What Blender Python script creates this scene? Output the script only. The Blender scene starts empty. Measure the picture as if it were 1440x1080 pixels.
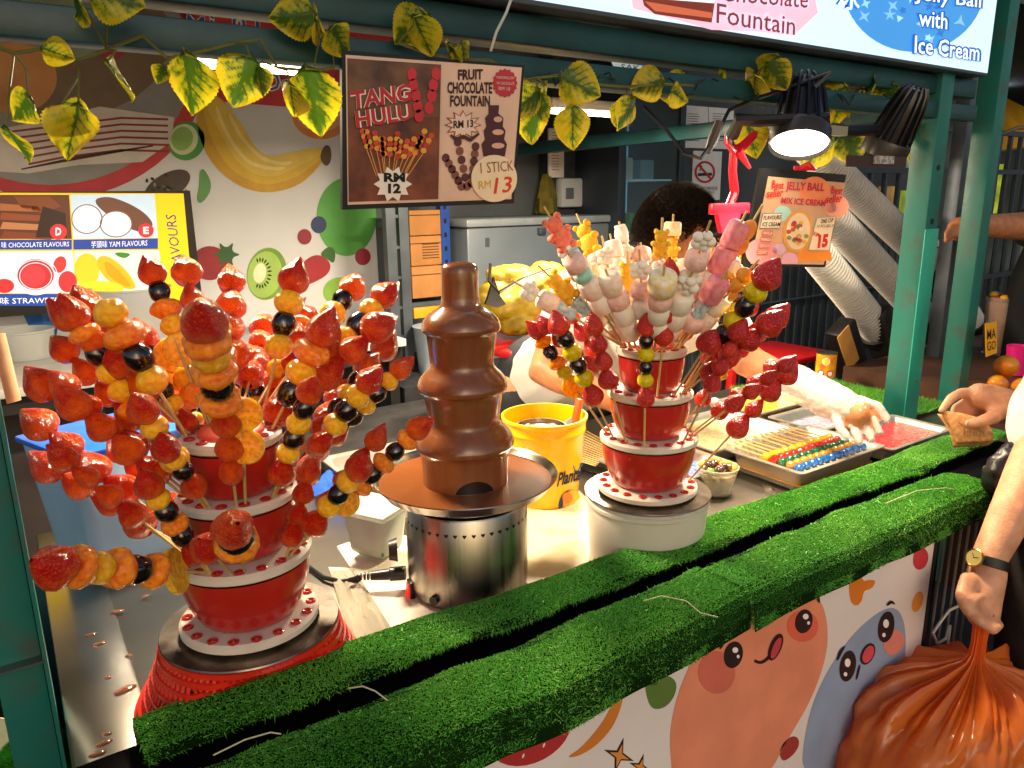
import bpy, bmesh, math, random
import numpy as np
from mathutils import Vector, Matrix, Quaternion
R_ = math.radians
random.seed(7); RNG = np.random.default_rng(11)
sc = bpy.context.scene
COL = sc.collection

# ---------------- camera ----------------
CAM_H = 1.55
FPX = 1059.0                      # focal length in pixels of a 1440 px wide frame
_X = Vector((0.8263, -0.5632, -0.0134)); _D = Vector((-0.1463, -0.1923, -0.9704)); _F = Vector((0.5440, 0.8036, -0.2413))
_X.normalize(); _F = (_F - _X * _F.dot(_X)).normalized(); _D = _F.cross(_X).normalized()
if _D.z > 0: _D = -_D
cam_data = bpy.data.cameras.new('camera'); cam = bpy.data.objects.new('camera', cam_data); COL.objects.link(cam)
cam_data.sensor_width = 36.0; cam_data.lens = 36.0 * FPX / 1440.0; cam_data.clip_start = 0.02; cam_data.clip_end = 200
m3 = Matrix((( _X.x, -_D.x, -_F.x), (_X.y, -_D.y, -_F.y), (_X.z, -_D.z, -_F.z)))
cam.matrix_world = Matrix.Translation((0, 0, CAM_H)) @ m3.to_4x4()
sc.camera = cam

# ---------------- night sky / ambient of a covered market ----------------
world = bpy.data.worlds.new('World'); sc.world = world; world.use_nodes = True
wn = world.node_tree.nodes; wl = world.node_tree.links
sky = wn.new('ShaderNodeTexSky'); sky.sky_type = 'NISHITA'; sky.sun_disc = False
sky.sun_elevation = R_(22); sky.dust_density = 2.; sky.ozone_density = .7; sky.sun_rotation = R_(200)
wl.new(sky.outputs[0], wn['Background'].inputs['Color']); wn['Background'].inputs['Strength'].default_value = 0.06
sc.view_settings.view_transform = 'Standard'; sc.view_settings.look = 'None'
sc.view_settings.exposure = 0.8; sc.view_settings.gamma = 1.0

# ---------------- projecting helpers (points on real planes of the stall) ----------------
C0 = Vector((0, 0, CAM_H))
def ray(px, py): return _X * (px - 720) + _D * (py - 540) + _F * FPX
def PZ(px, py, z): d = ray(px, py); return C0 + d * ((z - CAM_H) / d.z)
def PY(px, py, y): d = ray(px, py); return C0 + d * (y / d.y)
def PD(px, py, dep): return C0 + ray(px, py) * (dep / FPX)
class Plane:
    def __init__(s, o, n):
        s.o = Vector(o); s.n = Vector(n).normalized()
        if s.n.dot(C0 - s.o) < 0: s.n = -s.n
    def at(s, px, py, k=0):
        d = ray(px, py); t = (s.o - C0).dot(s.n) / d.dot(s.n)
        return C0 + d * t + s.n * k
def YP(y): return Plane((0, y, 1), (0, -1, 0))

# ---------------- colours and materials ----------------
def hx(h):
    h = h.lstrip('#'); v = [int(h[i:i+2], 16) / 255 for i in (0, 2, 4)]
    return tuple((c / 12.92 if c <= .04045 else ((c + .055) / 1.055) ** 2.4) for c in v)
MATS = {}
def mat(name, col, rough=.5, metal=0., var=.0, vscale=20., col2=None, bump=0., bscale=60., coat=0., trans=0., sss=0.,
        sssr=(1, .4, .2), ssc=.01, emis=0., ior=1.45, alpha=1., translucent=0., rvar=0., detail=4., spec=.5, stretch=None, vlo=.35, vhi=.65):
    if name in MATS: return MATS[name]
    if isinstance(col, str): col = hx(col)
    if isinstance(col2, str): col2 = hx(col2)
    m = bpy.data.materials.new(name); m.use_nodes = True; nt = m.node_tree; N = nt.nodes; L = nt.links
    b = N['Principled BSDF']; b.inputs['Base Color'].default_value = (*col, 1); b.inputs['Roughness'].default_value = rough
    b.inputs['Metallic'].default_value = metal; b.inputs['IOR'].default_value = ior; b.inputs['Specular IOR Level'].default_value = spec
    b.inputs['Coat Weight'].default_value = coat; b.inputs['Coat Roughness'].default_value = .04
    b.inputs['Transmission Weight'].default_value = trans; b.inputs['Alpha'].default_value = alpha
    if sss: b.inputs['Subsurface Weight'].default_value = sss; b.inputs['Subsurface Radius'].default_value = sssr; b.inputs['Subsurface Scale'].default_value = ssc
    tc = None
    def coords():
        nonlocal tc
        if tc is None:
            tc = N.new('ShaderNodeTexCoord').outputs['Object']
            if stretch:
                mp = N.new('ShaderNodeMapping'); mp.inputs['Scale'].default_value = stretch; L.new(tc, mp.inputs[0]); tc = mp.outputs[0]
        return tc
    csock = None
    if var or col2:
        nz = N.new('ShaderNodeTexNoise'); nz.inputs['Scale'].default_value = vscale; nz.inputs['Detail'].default_value = detail; L.new(coords(), nz.inputs['Vector'])
        rp = N.new('ShaderNodeValToRGB'); rp.color_ramp.elements[0].position = vlo; rp.color_ramp.elements[1].position = vhi
        a = tuple(max(0, c * (1 - var)) for c in col); d = col2 if col2 else tuple(min(1, c * (1 + var)) for c in col)
        rp.color_ramp.elements[0].color = (*a, 1); rp.color_ramp.elements[1].color = (*d, 1)
        L.new(nz.outputs[0], rp.inputs[0]); csock = rp.outputs[0]; L.new(csock, b.inputs['Base Color'])
        if rvar:
            mr = N.new('ShaderNodeMapRange'); mr.inputs['To Min'].default_value = max(0, rough - rvar); mr.inputs['To Max'].default_value = min(1, rough + rvar)
            L.new(nz.outputs[0], mr.inputs[0]); L.new(mr.outputs[0], b.inputs['Roughness'])
    if bump:
        nb = N.new('ShaderNodeTexNoise'); nb.inputs['Scale'].default_value = bscale; nb.inputs['Detail'].default_value = 3; L.new(coords(), nb.inputs['Vector'])
        bp = N.new('ShaderNodeBump'); bp.inputs['Strength'].default_value = bump; bp.inputs['Distance'].default_value = .004
        L.new(nb.outputs[0], bp.inputs['Height']); L.new(bp.outputs[0], b.inputs['Normal'])
        if coat: L.new(bp.outputs[0], b.inputs['Coat Normal'])
    if emis:
        b.inputs['Emission Strength'].default_value = emis
        if csock: L.new(csock, b.inputs['Emission Color'])
        else: b.inputs['Emission Color'].default_value = (*col, 1)
    if translucent:
        tr = N.new('ShaderNodeBsdfTranslucent'); mx = N.new('ShaderNodeMixShader'); mx.inputs[0].default_value = translucent
        if csock: L.new(csock, tr.inputs[0])
        else: tr.inputs[0].default_value = (*col, 1)
        L.new(b.outputs[0], mx.inputs[1]); L.new(tr.outputs[0], mx.inputs[2]); L.new(mx.outputs[0], N['Material Output'].inputs[0])
    MATS[name] = m
    return m
def ink(h, rough=.55): return mat('print ' + h, h, rough, var=.08, vscale=12, detail=5)
def glow(h, s): return mat('backlit %s %.2f' % (h, s), h, .4, emis=s)

# ---------------- mesh building ----------------
class MB:
    def __init__(s): s.v = []; s.f = []; s.mi = []; s.cur = 0
    def add(s, vs, fs):
        o = len(s.v); s.v += [tuple(p) for p in vs]
        for f in fs: s.f.append(tuple(i + o for i in f)); s.mi.append(s.cur)
        return s
    def box(s, c, d, rot=None, bev=0.):
        c = Vector(c); x, y, z = d[0] / 2, d[1] / 2, d[2] / 2
        if bev > 0:
            bm = bmesh.new(); bmesh.ops.create_cube(bm, size=1)
            bmesh.ops.scale(bm, vec=d, verts=bm.verts)
            bmesh.ops.bevel(bm, geom=bm.edges[:] + bm.verts[:], offset=min(bev, min(d) * .45), segments=2, affect='EDGES', profile=.5)
            bm.verts.index_update(); vs = [v.co.copy() for v in bm.verts]; fs = [[v.index for v in f.verts] for f in bm.faces]; bm.free()
        else:
            vs = [Vector(p) for p in ((-x,-y,-z),(x,-y,-z),(x,y,-z),(-x,y,-z),(-x,-y,z),(x,-y,z),(x,y,z),(-x,y,z))]
            fs = [(0,3,2,1),(4,5,6,7),(0,1,5,4),(1,2,6,5),(2,3,7,6),(3,0,4,7)]
        if rot is not None:
            q = rot if isinstance(rot, (Matrix, Quaternion)) else Matrix.Rotation(rot, 3, 'Z')
            vs = [(q @ v) for v in vs]
        return s.add([v + c for v in vs], fs)
    def b2(s, p0, p1, bev=0.):
        p0 = Vector(p0); p1 = Vector(p1); d = p1 - p0
        return s.box((p0 + p1) / 2, (abs(d.x), abs(d.y), abs(d.z)), bev=bev)
    def tube(s, pts, r, n=8, caps=True, flat=None):
        pts = [Vector(p) for p in pts]; k = len(pts); rs = list(r) if isinstance(r, (list, tuple)) else [r] * k
        up = None; rings = []
        for i, p in enumerate(pts):
            t = (pts[min(i + 1, k - 1)] - pts[max(i - 1, 0)]).normalized()
            if up is None: up = t.orthogonal().normalized()
            else: up = (up - t * up.dot(t)); up = up.normalized() if up.length > 1e-6 else t.orthogonal().normalized()
            w = t.cross(up)
            rings.append([p + (up * math.cos(2*math.pi*j/n) + w * math.sin(2*math.pi*j/n) * (flat or 1)) * rs[i] for j in range(n)])
        vs = [v for rg in rings for v in rg]; fs = []
        for i in range(k - 1):
            for j in range(n): fs.append((i*n+j, i*n+(j+1)%n, (i+1)*n+(j+1)%n, (i+1)*n+j))
        if caps: fs.append(tuple(range(n))[::-1]); fs.append(tuple((k-1)*n+j for j in range(n)))
        return s.add(vs, fs)
    def lathe(s, prof, c=(0,0,0), n=32, M=None, wob=None):
        c = Vector(c); vs = []; fs = []; k = len(prof)
        for i, (r, z) in enumerate(prof):
            for j in range(n):
                a = 2*math.pi*j/n; rr = max(r, 1e-5) * (wob(a, z) if wob else 1)
                p = Vector((rr*math.cos(a), rr*math.sin(a), z)); vs.append((M @ p if M else p) + c)
        for i in range(k-1):
            for j in range(n): fs.append((i*n+j, i*n+(j+1)%n, (i+1)*n+(j+1)%n, (i+1)*n+j))
        if prof[0][0] > 1e-4 and False: fs.append(tuple(range(n))[::-1])
        return s.add(vs, fs)
    def disc(s, c, r, z, n=32, up=True):
        c = Vector(c); o = [(c.x + r*math.cos(2*math.pi*j/n), c.y + r*math.sin(2*math.pi*j/n), z) for j in range(n)]
        return s.add(o, [tuple(range(n)) if up else tuple(range(n))[::-1]])
    def ell(s, c, r, n=16, m=10, M=None):
        c = Vector(c); prof = [(math.sin(math.pi*i/m), -math.cos(math.pi*i/m)) for i in range(m+1)]
        vs = []; fs = []
        for (q, z) in prof:
            for j in range(n):
                a = 2*math.pi*j/n; p = Vector((max(q, 1e-4)*math.cos(a)*r[0], max(q, 1e-4)*math.sin(a)*r[1], z*r[2])); vs.append((M @ p if M else p) + c)
        for i in range(m):
            for j in range(n): fs.append((i*n+j, i*n+(j+1)%n, (i+1)*n+(j+1)%n, (i+1)*n+j))
        return s.add(vs, fs)
    def poly(s, pts): return s.add(pts, [tuple(range(len(pts)))])
    def slab(s, pts, n, t):
        """flat outline pts (3D) thickened backwards by t along -n"""
        pts = [Vector(p) for p in pts]; k = len(pts); b = [p - n * t for p in pts]
        return s.add(pts + b, [tuple(range(k)), tuple(range(k, 2*k))[::-1]] + [(i, (i+1)%k, k+(i+1)%k, k+i) for i in range(k)])
    def mesh(s, name, mats, smooth=40, org=None):
        me = bpy.data.meshes.new(name); o = Vector(org) if org is not None else Vector((0,0,0))
        me.from_pydata([(p[0]-o.x, p[1]-o.y, p[2]-o.z) for p in s.v], [], s.f)
        for m in (mats if isinstance(mats, (list, tuple)) else [mats]): me.materials.append(m)
        if any(s.mi): me.polygons.foreach_set('material_index', s.mi)
        me.update()
        bm = bmesh.new(); bm.from_mesh(me); bmesh.ops.recalc_face_normals(bm, faces=bm.faces) if smooth != -1 else None
        bm.to_mesh(me); bm.free()
        if smooth and smooth > 0: me.shade_smooth(); me.set_sharp_from_angle(angle=R_(smooth))
        return me
    def build(s, name, mats, parent=None, smooth=40, org=None):
        if org is None: org = parent_org(parent) if parent else Vector((0,0,0))
        me = s.mesh(name, mats, smooth, org)
        o = bpy.data.objects.new(name, me); COL.objects.link(o)
        if parent: o.parent = parent
        else: o.location = org
        return o
def parent_org(p):
    v = Vector((0,0,0))
    while p is not None: v += p.location; p = p.parent
    return v
def thing(name, label, cat, loc=(0,0,0), group=None):
    o = bpy.data.objects.new(name, None); COL.objects.link(o); o.location = loc; o.empty_display_size = .05
    return tag(o, label, cat, group)
def tag(o, label=None, cat=None, group=None, kind=None):
    if label: o['label'] = label
    if cat: o['category'] = cat
    if group: o['group'] = group
    if kind: o['kind'] = kind
    return o
def inst(name, me, parent, loc=(0,0,0), rot=(0,0,0), scale=(1,1,1)):
    o = bpy.data.objects.new(name, me); COL.objects.link(o); o.parent = parent; o.location = loc; o.rotation_euler = rot; o.scale = scale
    return o

# ---------------- flat print ----------------
def pp(plane, pts, m, parent, name='print', k=1):
    mb = MB(); mb.poly([plane.at(x, y, k * .0007) for x, y in pts]); return mb.build(name, m, parent, smooth=0)
def pps(plane, polys, m, parent, name='print', k=1):
    mb = MB()
    for pts in polys: mb.poly([plane.at(x, y, k * .0007) for x, y in pts])
    return mb.build(name, m, parent, smooth=0)
def el(cx, cy, rx, ry=None, a=0, n=28, a0=0, a1=360):
    ry = ry or rx; a = R_(a); o = []
    full = (a1 - a0) >= 360
    for i in range(n if full else n + 1):
        t = R_(a0 + (a1 - a0) * i / n); x = rx*math.cos(t); y = ry*math.sin(t)
        o.append((cx + x*math.cos(a) - y*math.sin(a), cy + x*math.sin(a) + y*math.cos(a)))
    return o
def star(cx, cy, r0, r1, n, ay=1., a=0):
    return [(cx + (r0 if i % 2 else r1)*math.cos(math.pi*i/n + a), cy + ay*(r0 if i % 2 else r1)*math.sin(math.pi*i/n + a)) for i in range(2*n)]
def stroke(pts, w):
    """thick polyline in pixel space -> polygon"""
    L_ = []; R2 = []; k = len(pts); ws = w if isinstance(w, (list, tuple)) else [w]*k
    for i, (x, y) in enumerate(pts):
        x0, y0 = pts[max(i-1, 0)]; x1, y1 = pts[min(i+1, k-1)]; dx, dy = x1-x0, y1-y0; l = math.hypot(dx, dy) or 1
        nx, ny = -dy/l*ws[i]/2, dx/l*ws[i]/2; L_.append((x+nx, y+ny)); R2.append((x-nx, y-ny))
    return L_ + R2[::-1]
def arc(p0, p1, p2, n=10): return [((1-t)**2*p0[0]+2*t*(1-t)*p1[0]+t*t*p2[0], (1-t)**2*p0[1]+2*t*(1-t)*p1[1]+t*t*p2[1]) for t in [i/n for i in range(n+1)]]
def sm(pts, it=3):
    for _ in range(it):
        o = []; k = len(pts)
        for i in range(k): (x0, y0), (x1, y1) = pts[i], pts[(i+1) % k]; o += [(.75*x0+.25*x1, .75*y0+.25*y1), (.25*x0+.75*x1, .25*y0+.75*y1)]
        pts = o
    return pts
_tc = {}
def text_mesh(s, bold):
    key = (s, bold)
    if key not in _tc:
        cu = bpy.data.curves.new('t', 'FONT'); cu.body = s; cu.size = 1; cu.offset = bold; cu.resolution_u = 2; cu.align_x = 'CENTER'; cu.space_line = .85
        ob = bpy.data.objects.new('t', cu); COL.objects.link(ob); bpy.context.view_layer.update()
        dg = bpy.context.evaluated_depsgraph_get(); me = bpy.data.meshes.new_from_object(ob.evaluated_get(dg))
        vs = np.array([v.co[:] for v in me.vertices]); fs = [tuple(p.vertices) for p in me.polygons]
        bpy.data.objects.remove(ob); bpy.data.curves.remove(cu); bpy.data.meshes.remove(me); _tc[key] = (vs, fs)
    return _tc[key]
def ptext(plane, s, bl, br, tl, m, parent, k=2, bold=.02, name='lettering'):
    vs, fs = text_mesh(s, bold)
    mn = vs.min(0); mx = vs.max(0); A = plane.at(*bl); U = plane.at(*br) - A; V = plane.at(*tl) - A
    mb = MB(); mb.add([A + U*float((v[0]-mn[0])/(mx[0]-mn[0])) + V*float((v[1]-mn[1])/(mx[1]-mn[1])) + plane.n*(k*.0007) for v in vs], fs)
    return mb.build(name, m, parent, smooth=0)
def cluster(parts):
    mb = MB(); [p(mb) for p in parts]; return mb
# ================= setting =================
TEAL = mat('teal paint', '#1c6a60', .42, var=.12, vscale=16, col2='#3e4a40', bump=.1, bscale=90, rvar=.15, detail=10, vlo=.52, vhi=.78)
TEALD = mat('dark teal paint', '#113c40', .42, var=.25, vscale=9, bump=.08, bscale=80)
STEEL = mat('brushed steel', '#9c978e', .33, 1., var=.05, vscale=3, rvar=.10, detail=3)
STEELD = mat('stained steel plate', '#8d867c', .32, 1., col2='#4b4038', vscale=22, rvar=.2, bump=.05, detail=8)
BLACK = mat('black plastic', '#121214', .38, var=.2, vscale=30)
BLACKM = mat('matt black card', '#161616', .6, var=.2, vscale=12)
WHITEP = mat('white plastic', '#d9d4cb', .42, var=.08, vscale=12, bump=.03, sss=.1, ssc=.01, sssr=(1, 1, 1))
DARK = mat('dark grey panel', '#2b2f36', .6, var=.3, vscale=5, bump=.1)
GREYM = mat('grey metal', '#59626b', .45, .6, var=.2, vscale=6)
g = MB().b2((-14, -12, -.2), (18, 18, 0)).build('ground', mat('ground concrete', '#3b3834', .75, var=.35, vscale=3, bump=.3, bscale=25, detail=9)); tag(g, kind='structure')

# back wall of the stall and its side wall
w = MB().b2((-1.8, 3.36, 0), (4.6, 3.46, 2.6)).build('back_wall', mat('grey wall board', '#5d646b', .7, var=.15, vscale=4)); tag(w, 'plain grey board wall at the rear of the stall', 'wall', kind='structure')
rf = MB().b2((-1.8, 1.2, 2.42), (3.2, 3.7, 2.46)).build('roof', mat('dark canvas roof', '#3a3f45', .8, var=.2, vscale=4)); tag(rf, kind='structure')

# ---- teal stall frame: posts and beams are parts
fr = thing('market_stall', 'teal painted steel stall frame with posts and cross beams', 'market stall', (0, 1.1, 0))
def square_post(x0, x1, y0, y1, z0, z1, name='post', m=TEAL): return MB().b2((x0, y0, z0), (x1, y1, z1), bev=.003).build(name, m, fr)
square_post(-.075, -.024, 1.05, 1.10, 0, 2.1)
MB().b2((-.0235, 1.035, 0), (-.019, 1.098, 1.9)).build('post_flange', TEAL, fr)
MB().b2((-.077, 1.033, .985), (-.0225, 1.049, .988)).build('weld_seam', mat('bare metal seam', '#6d7a77', .35, .8), fr)
square_post(2.088, 2.150, 1.085, 1.15, .90, 2.3)
for z in (1.15, 1.47, 1.61):
    h = MB().tube([(2.117, 1.088, z), (2.117, 1.0835, z)], .008, 12).build('bolt_hole', BLACK, fr)
MB().b2((2.0845, 1.0815, .90), (2.1535, 1.0845, 1.45), bev=.001).build('sleeve', mat('fresh teal paint', '#2b9a82', .35, var=.12, vscale=8), fr)
MB().b2((2.12, 1.0815, 1.02), (2.13, 1.0805, 1.025)).build('rust_spot', mat('rust', '#6b4a22', .8, var=.4, vscale=200), fr)
MB().b2((-.4, 1.09, 1.735), (2.30, 1.13, 1.775), bev=.003).build('beam', TEALD, fr)
MB().b2((-.4, 1.10, 1.795), (2.30, 1.16, 1.842), bev=.004).build('beam', TEALD, fr)
MB().b2((2.10, 1.15, 1.74), (2.15, 3.3, 1.79), bev=.003).build('beam', TEALD, fr)
MB().b2((-.075, 1.15, 1.9), (-.025, 3.3, 1.95), bev=.003).build('beam', TEALD, fr)
# neighbour's post with a pipe
p2 = MB().b2((2.405, 1.09, 0), (2.462, 1.15, 2.4), bev=.003).build('steel_post', TEAL, org=(2.43, 1.12, 0)); tag(p2, 'slim teal steel post beside the fruit juice counter', 'post')
pip = MB().tube([PY(1318, 590, 1.22), PY(1345, 480, 1.22), PY(1368, 390, 1.2), PY(1385, 290, 1.17), PY(1402, 190, 1.12), PY(1430, 180, 1.08), PY(1470, 176, 1.05)], .006, 10).build('conduit_pipe', mat('grey brown hose', '#5f5348', .5), org=PY(1318, 590, 1.22)); tag(pip, 'thin grey brown hose rising along the teal posts', 'hose')

# ---- counter: table top, front panel, side
ct = thing('stall_counter', 'long steel topped stall counter with a printed cartoon fruit front', 'counter', (1.0, 1.0, 0))
MB().b2((.078, .70, .87), (2.32, 1.66, .90), bev=.003).build('table_top', STEEL, ct)
MB().b2((-.012, .72, .86), (.079, 1.70, .9035), bev=.004).build('edge_sheet', mat('folded steel sheet', '#a39f97', .25, 1., var=.04, vscale=5, rvar=.05, detail=2), ct)
PANELM = mat('white printed vinyl', '#e2d6d0', .45, var=.05, vscale=5)
MB().b2((-.06, .656, .04), (1.432, .672, .944)).build('front_panel', PANELM, ct)
MB().b2((1.433, .650, .04), (1.442, .675, .94)).build('panel_edge', BLACK, ct)
for x, y in ((-.03, 1.6), (1.41, .72), (2.28, .72), (2.28, 1.6), (1.2, 1.6)): MB().b2((x-.02, y-.02, 0), (x+.02, y+.02, .868)).build('leg', TEALD, ct)
MB().b2((.02, .70, .35), (2.28, 1.62, .37)).build('lower_shelf', DARK, ct)
FP = YP(.656)
def fp(pts, h, name, k=1): return pp(FP, sm(pts) if len(pts) < 20 and 'sparkle' not in name else pts, ink(h), ct, name, k)
fp([(945,1085),(940,1030),(955,965),(985,905),(1030,865),(1085,838),(1140,830),(1158,850),(1165,890),(1160,930),(1140,985),(1110,1035),(1075,1100),(950,1200)], '#e38a68', 'mango_print')
fp(el(1007, 945, 26, 30, 0), '#cf6a55', 'blush_print', 2); fp(el(1128, 880, 22, 22, 0), '#e0644a', 'blush_print', 2)
for cx, cy, rx, ry in ((1030, 920, 13, 19), (1129, 873, 12, 17)):
    fp(el(cx, cy, rx, ry, 14), '#2a1a18', 'eye_print', 3); fp(el(cx+2, cy-7, 4, 4), '#efe6e0', 'eye_glint_print', 4); fp(el(cx+6, cy+2, 2, 2.5), '#efe6e0', 'eye_glint_print', 4)
fp(stroke([(1011,912),(1017,900),(1028,889)], [3, 5, 2]), '#2a1a18', 'brow_print', 3); fp(stroke([(1140,836),(1148,837),(1151,847)], [4, 6, 3]), '#2a1a18', 'brow_print', 3)
fp(stroke(arc((1060,928),(1075,940),(1092,902)), 4), '#2a1a18', 'mouth_print', 3)
fp(el(1089, 909, 8, 20, 22), '#2a1a18', 'tongue_print', 4); fp(el(1089, 910, 5, 16, 22), '#c63f4a', 'tongue_print', 5)
fp([(1127,1090),(1130,1040),(1143,985),(1168,935),(1200,890),(1235,860),(1258,852),(1271,870),(1274,905),(1270,950),(1262,1000),(1240,1060),(1200,1120)], '#8b9bb5', 'blue_fruit_print')
fp(el(1256, 903, 14, 18, 20), '#d98474', 'blush_print', 2)
for cx, cy in ((1191, 936), (1245, 881)):
    fp(el(cx, cy, 11, 22, 10), '#2a1a18', 'eye_print', 3); fp(el(cx-1, cy-5, 4, 6), '#efe6e0', 'eye_glint_print', 4); fp(el(cx-4, cy+11, 2.5, 3), '#efe6e0', 'eye_glint_print', 4)
fp(stroke([(1176,928),(1181,915),(1187,908)], [3, 5, 2]), '#2a1a18', 'brow_print', 3); fp(stroke([(1246,851),(1252,845),(1257,849)], [3, 5, 3]), '#2a1a18', 'brow_print', 3)
fp(el(1219, 919, 9, 16, 24), '#2a1a18', 'mouth_print', 3); fp(el(1219, 919, 7, 13, 24), '#d04a55', 'mouth_print', 4); fp(stroke([(1208,934),(1203,955)], 3), '#2a1a18', 'lolly_stick_print', 3)
fp([(905,955),(918,950),(930,948),(945,952),(952,962),(948,980),(935,995),(918,998),(910,985)], '#5f7a35', 'apple_print'); fp(el(914, 958, 11, 5, 10), '#3f5a2a', 'apple_leaf_print', 2); fp(stroke([(927,953),(930,945)], 2), '#3a2a1a', 'stem_print', 2)
fp(stroke([(800,1064),(815,1058),(835,1042),(855,1018),(867,992),(874,974)], [3, 8, 14, 16, 13, 6]), '#cf7a2b', 'banana_print')
fp(el(745, 1030, 62, 42, -28), '#b2302f', 'watermelon_print')
fp([(1193,815),(1200,808),(1210,803),(1213,818),(1222,815),(1232,816),(1226,828),(1214,830),(1212,845),(1204,853),(1195,846)], '#dc7a25', 'peel_print')
fp([(1285,775),(1292,767),(1300,770),(1306,780),(1303,795),(1292,803),(1283,795)], '#c33a42', 'strawberry_print'); fp(el(1290, 846, 7, 15, 18), '#d98a3c', 'orange_print')
fp([(1095,1058),(1100,1045),(1112,1035),(1122,1036),(1124,1048),(1115,1062),(1100,1072)], '#a63a34', 'strawberry_print')
for s_ in ((870, 1062, 22), (900, 1078, 16)):
    fp(star(s_[0], s_[1], s_[2]*.3, s_[2], 4, 1.2, .3), '#33221c', 'sparkle_print', 1); fp(star(s_[0], s_[1], s_[2]*.2, s_[2]*.65, 4, 1.2, .3), '#d98a3c', 'sparkle_print', 2)
for q in ((727,1051),(745,1040),(757,1036),(735,1062),(764,1047),(778,1030)): fp(el(q[0], q[1], 1.4, 3.5, 20), '#e9d8cc', 'seed_print', 2)

# ---- grille beside the panel
gr = thing('wire_grille', 'black grille of thin upright bars beside the printed counter front', 'grille', (1.9, .66, 0))
for i in range(6): MB().tube([(1.452 + i*.034, .664, .03), (1.452 + i*.034, .664, .948)], .0028, 6).build('bar', mat('grille paint', '#8e8a86', .4, .5), gr)
for z in (.05, .5, .935): MB().tube([(1.446, .669, z), (1.63, .669, z)], .004, 6).build('rail', BLACK, gr)
wr = thing('grille_cable', 'loose white cable looped on the grille bars', 'cable', PY(1330, 850, .65))
MB().tube([PY(x, y, .652) for x, y in ((1352,850),(1335,858),(1322,875),(1312,890),(1318,905),(1330,898),(1336,880),(1332,912),(1340,925),(1352,915))], .003, 6).build('wire', WHITEP, wr)

# ---- artificial turf strips (blades are real geometry, nobody could count them)
def turfmat():
    m = bpy.data.materials.new('turf blades'); m.use_nodes = True; N = m.node_tree.nodes; L = m.node_tree.links; b = N['Principled BSDF']
    at = N.new('ShaderNodeAttribute'); at.attribute_name = 'rnd'; rp = N.new('ShaderNodeValToRGB'); L.new(at.outputs['Fac'], rp.inputs[0])
    e = rp.color_ramp.elements; e[0].color = (*hx('#2c6a20'), 1); e[1].color = (*hx('#a2d85c'), 1); n = rp.color_ramp.elements.new(.5); n.color = (*hx('#57b03a'), 1)
    L.new(rp.outputs[0], b.inputs['Base Color']); b.inputs['Roughness'].default_value = .5
    tr = N.new('ShaderNodeBsdfTranslucent'); L.new(rp.outputs[0], tr.inputs[0]); mx = N.new('ShaderNodeMixShader'); mx.inputs[0].default_value = .3
    L.new(b.outputs[0], mx.inputs[1]); L.new(tr.outputs[0], mx.inputs[2]); L.new(mx.outputs[0], N['Material Output'].inputs[0]); return m
TURF = turfmat(); TURFB = mat('turf backing', '#0e2409', .95, spec=.05)
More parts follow.
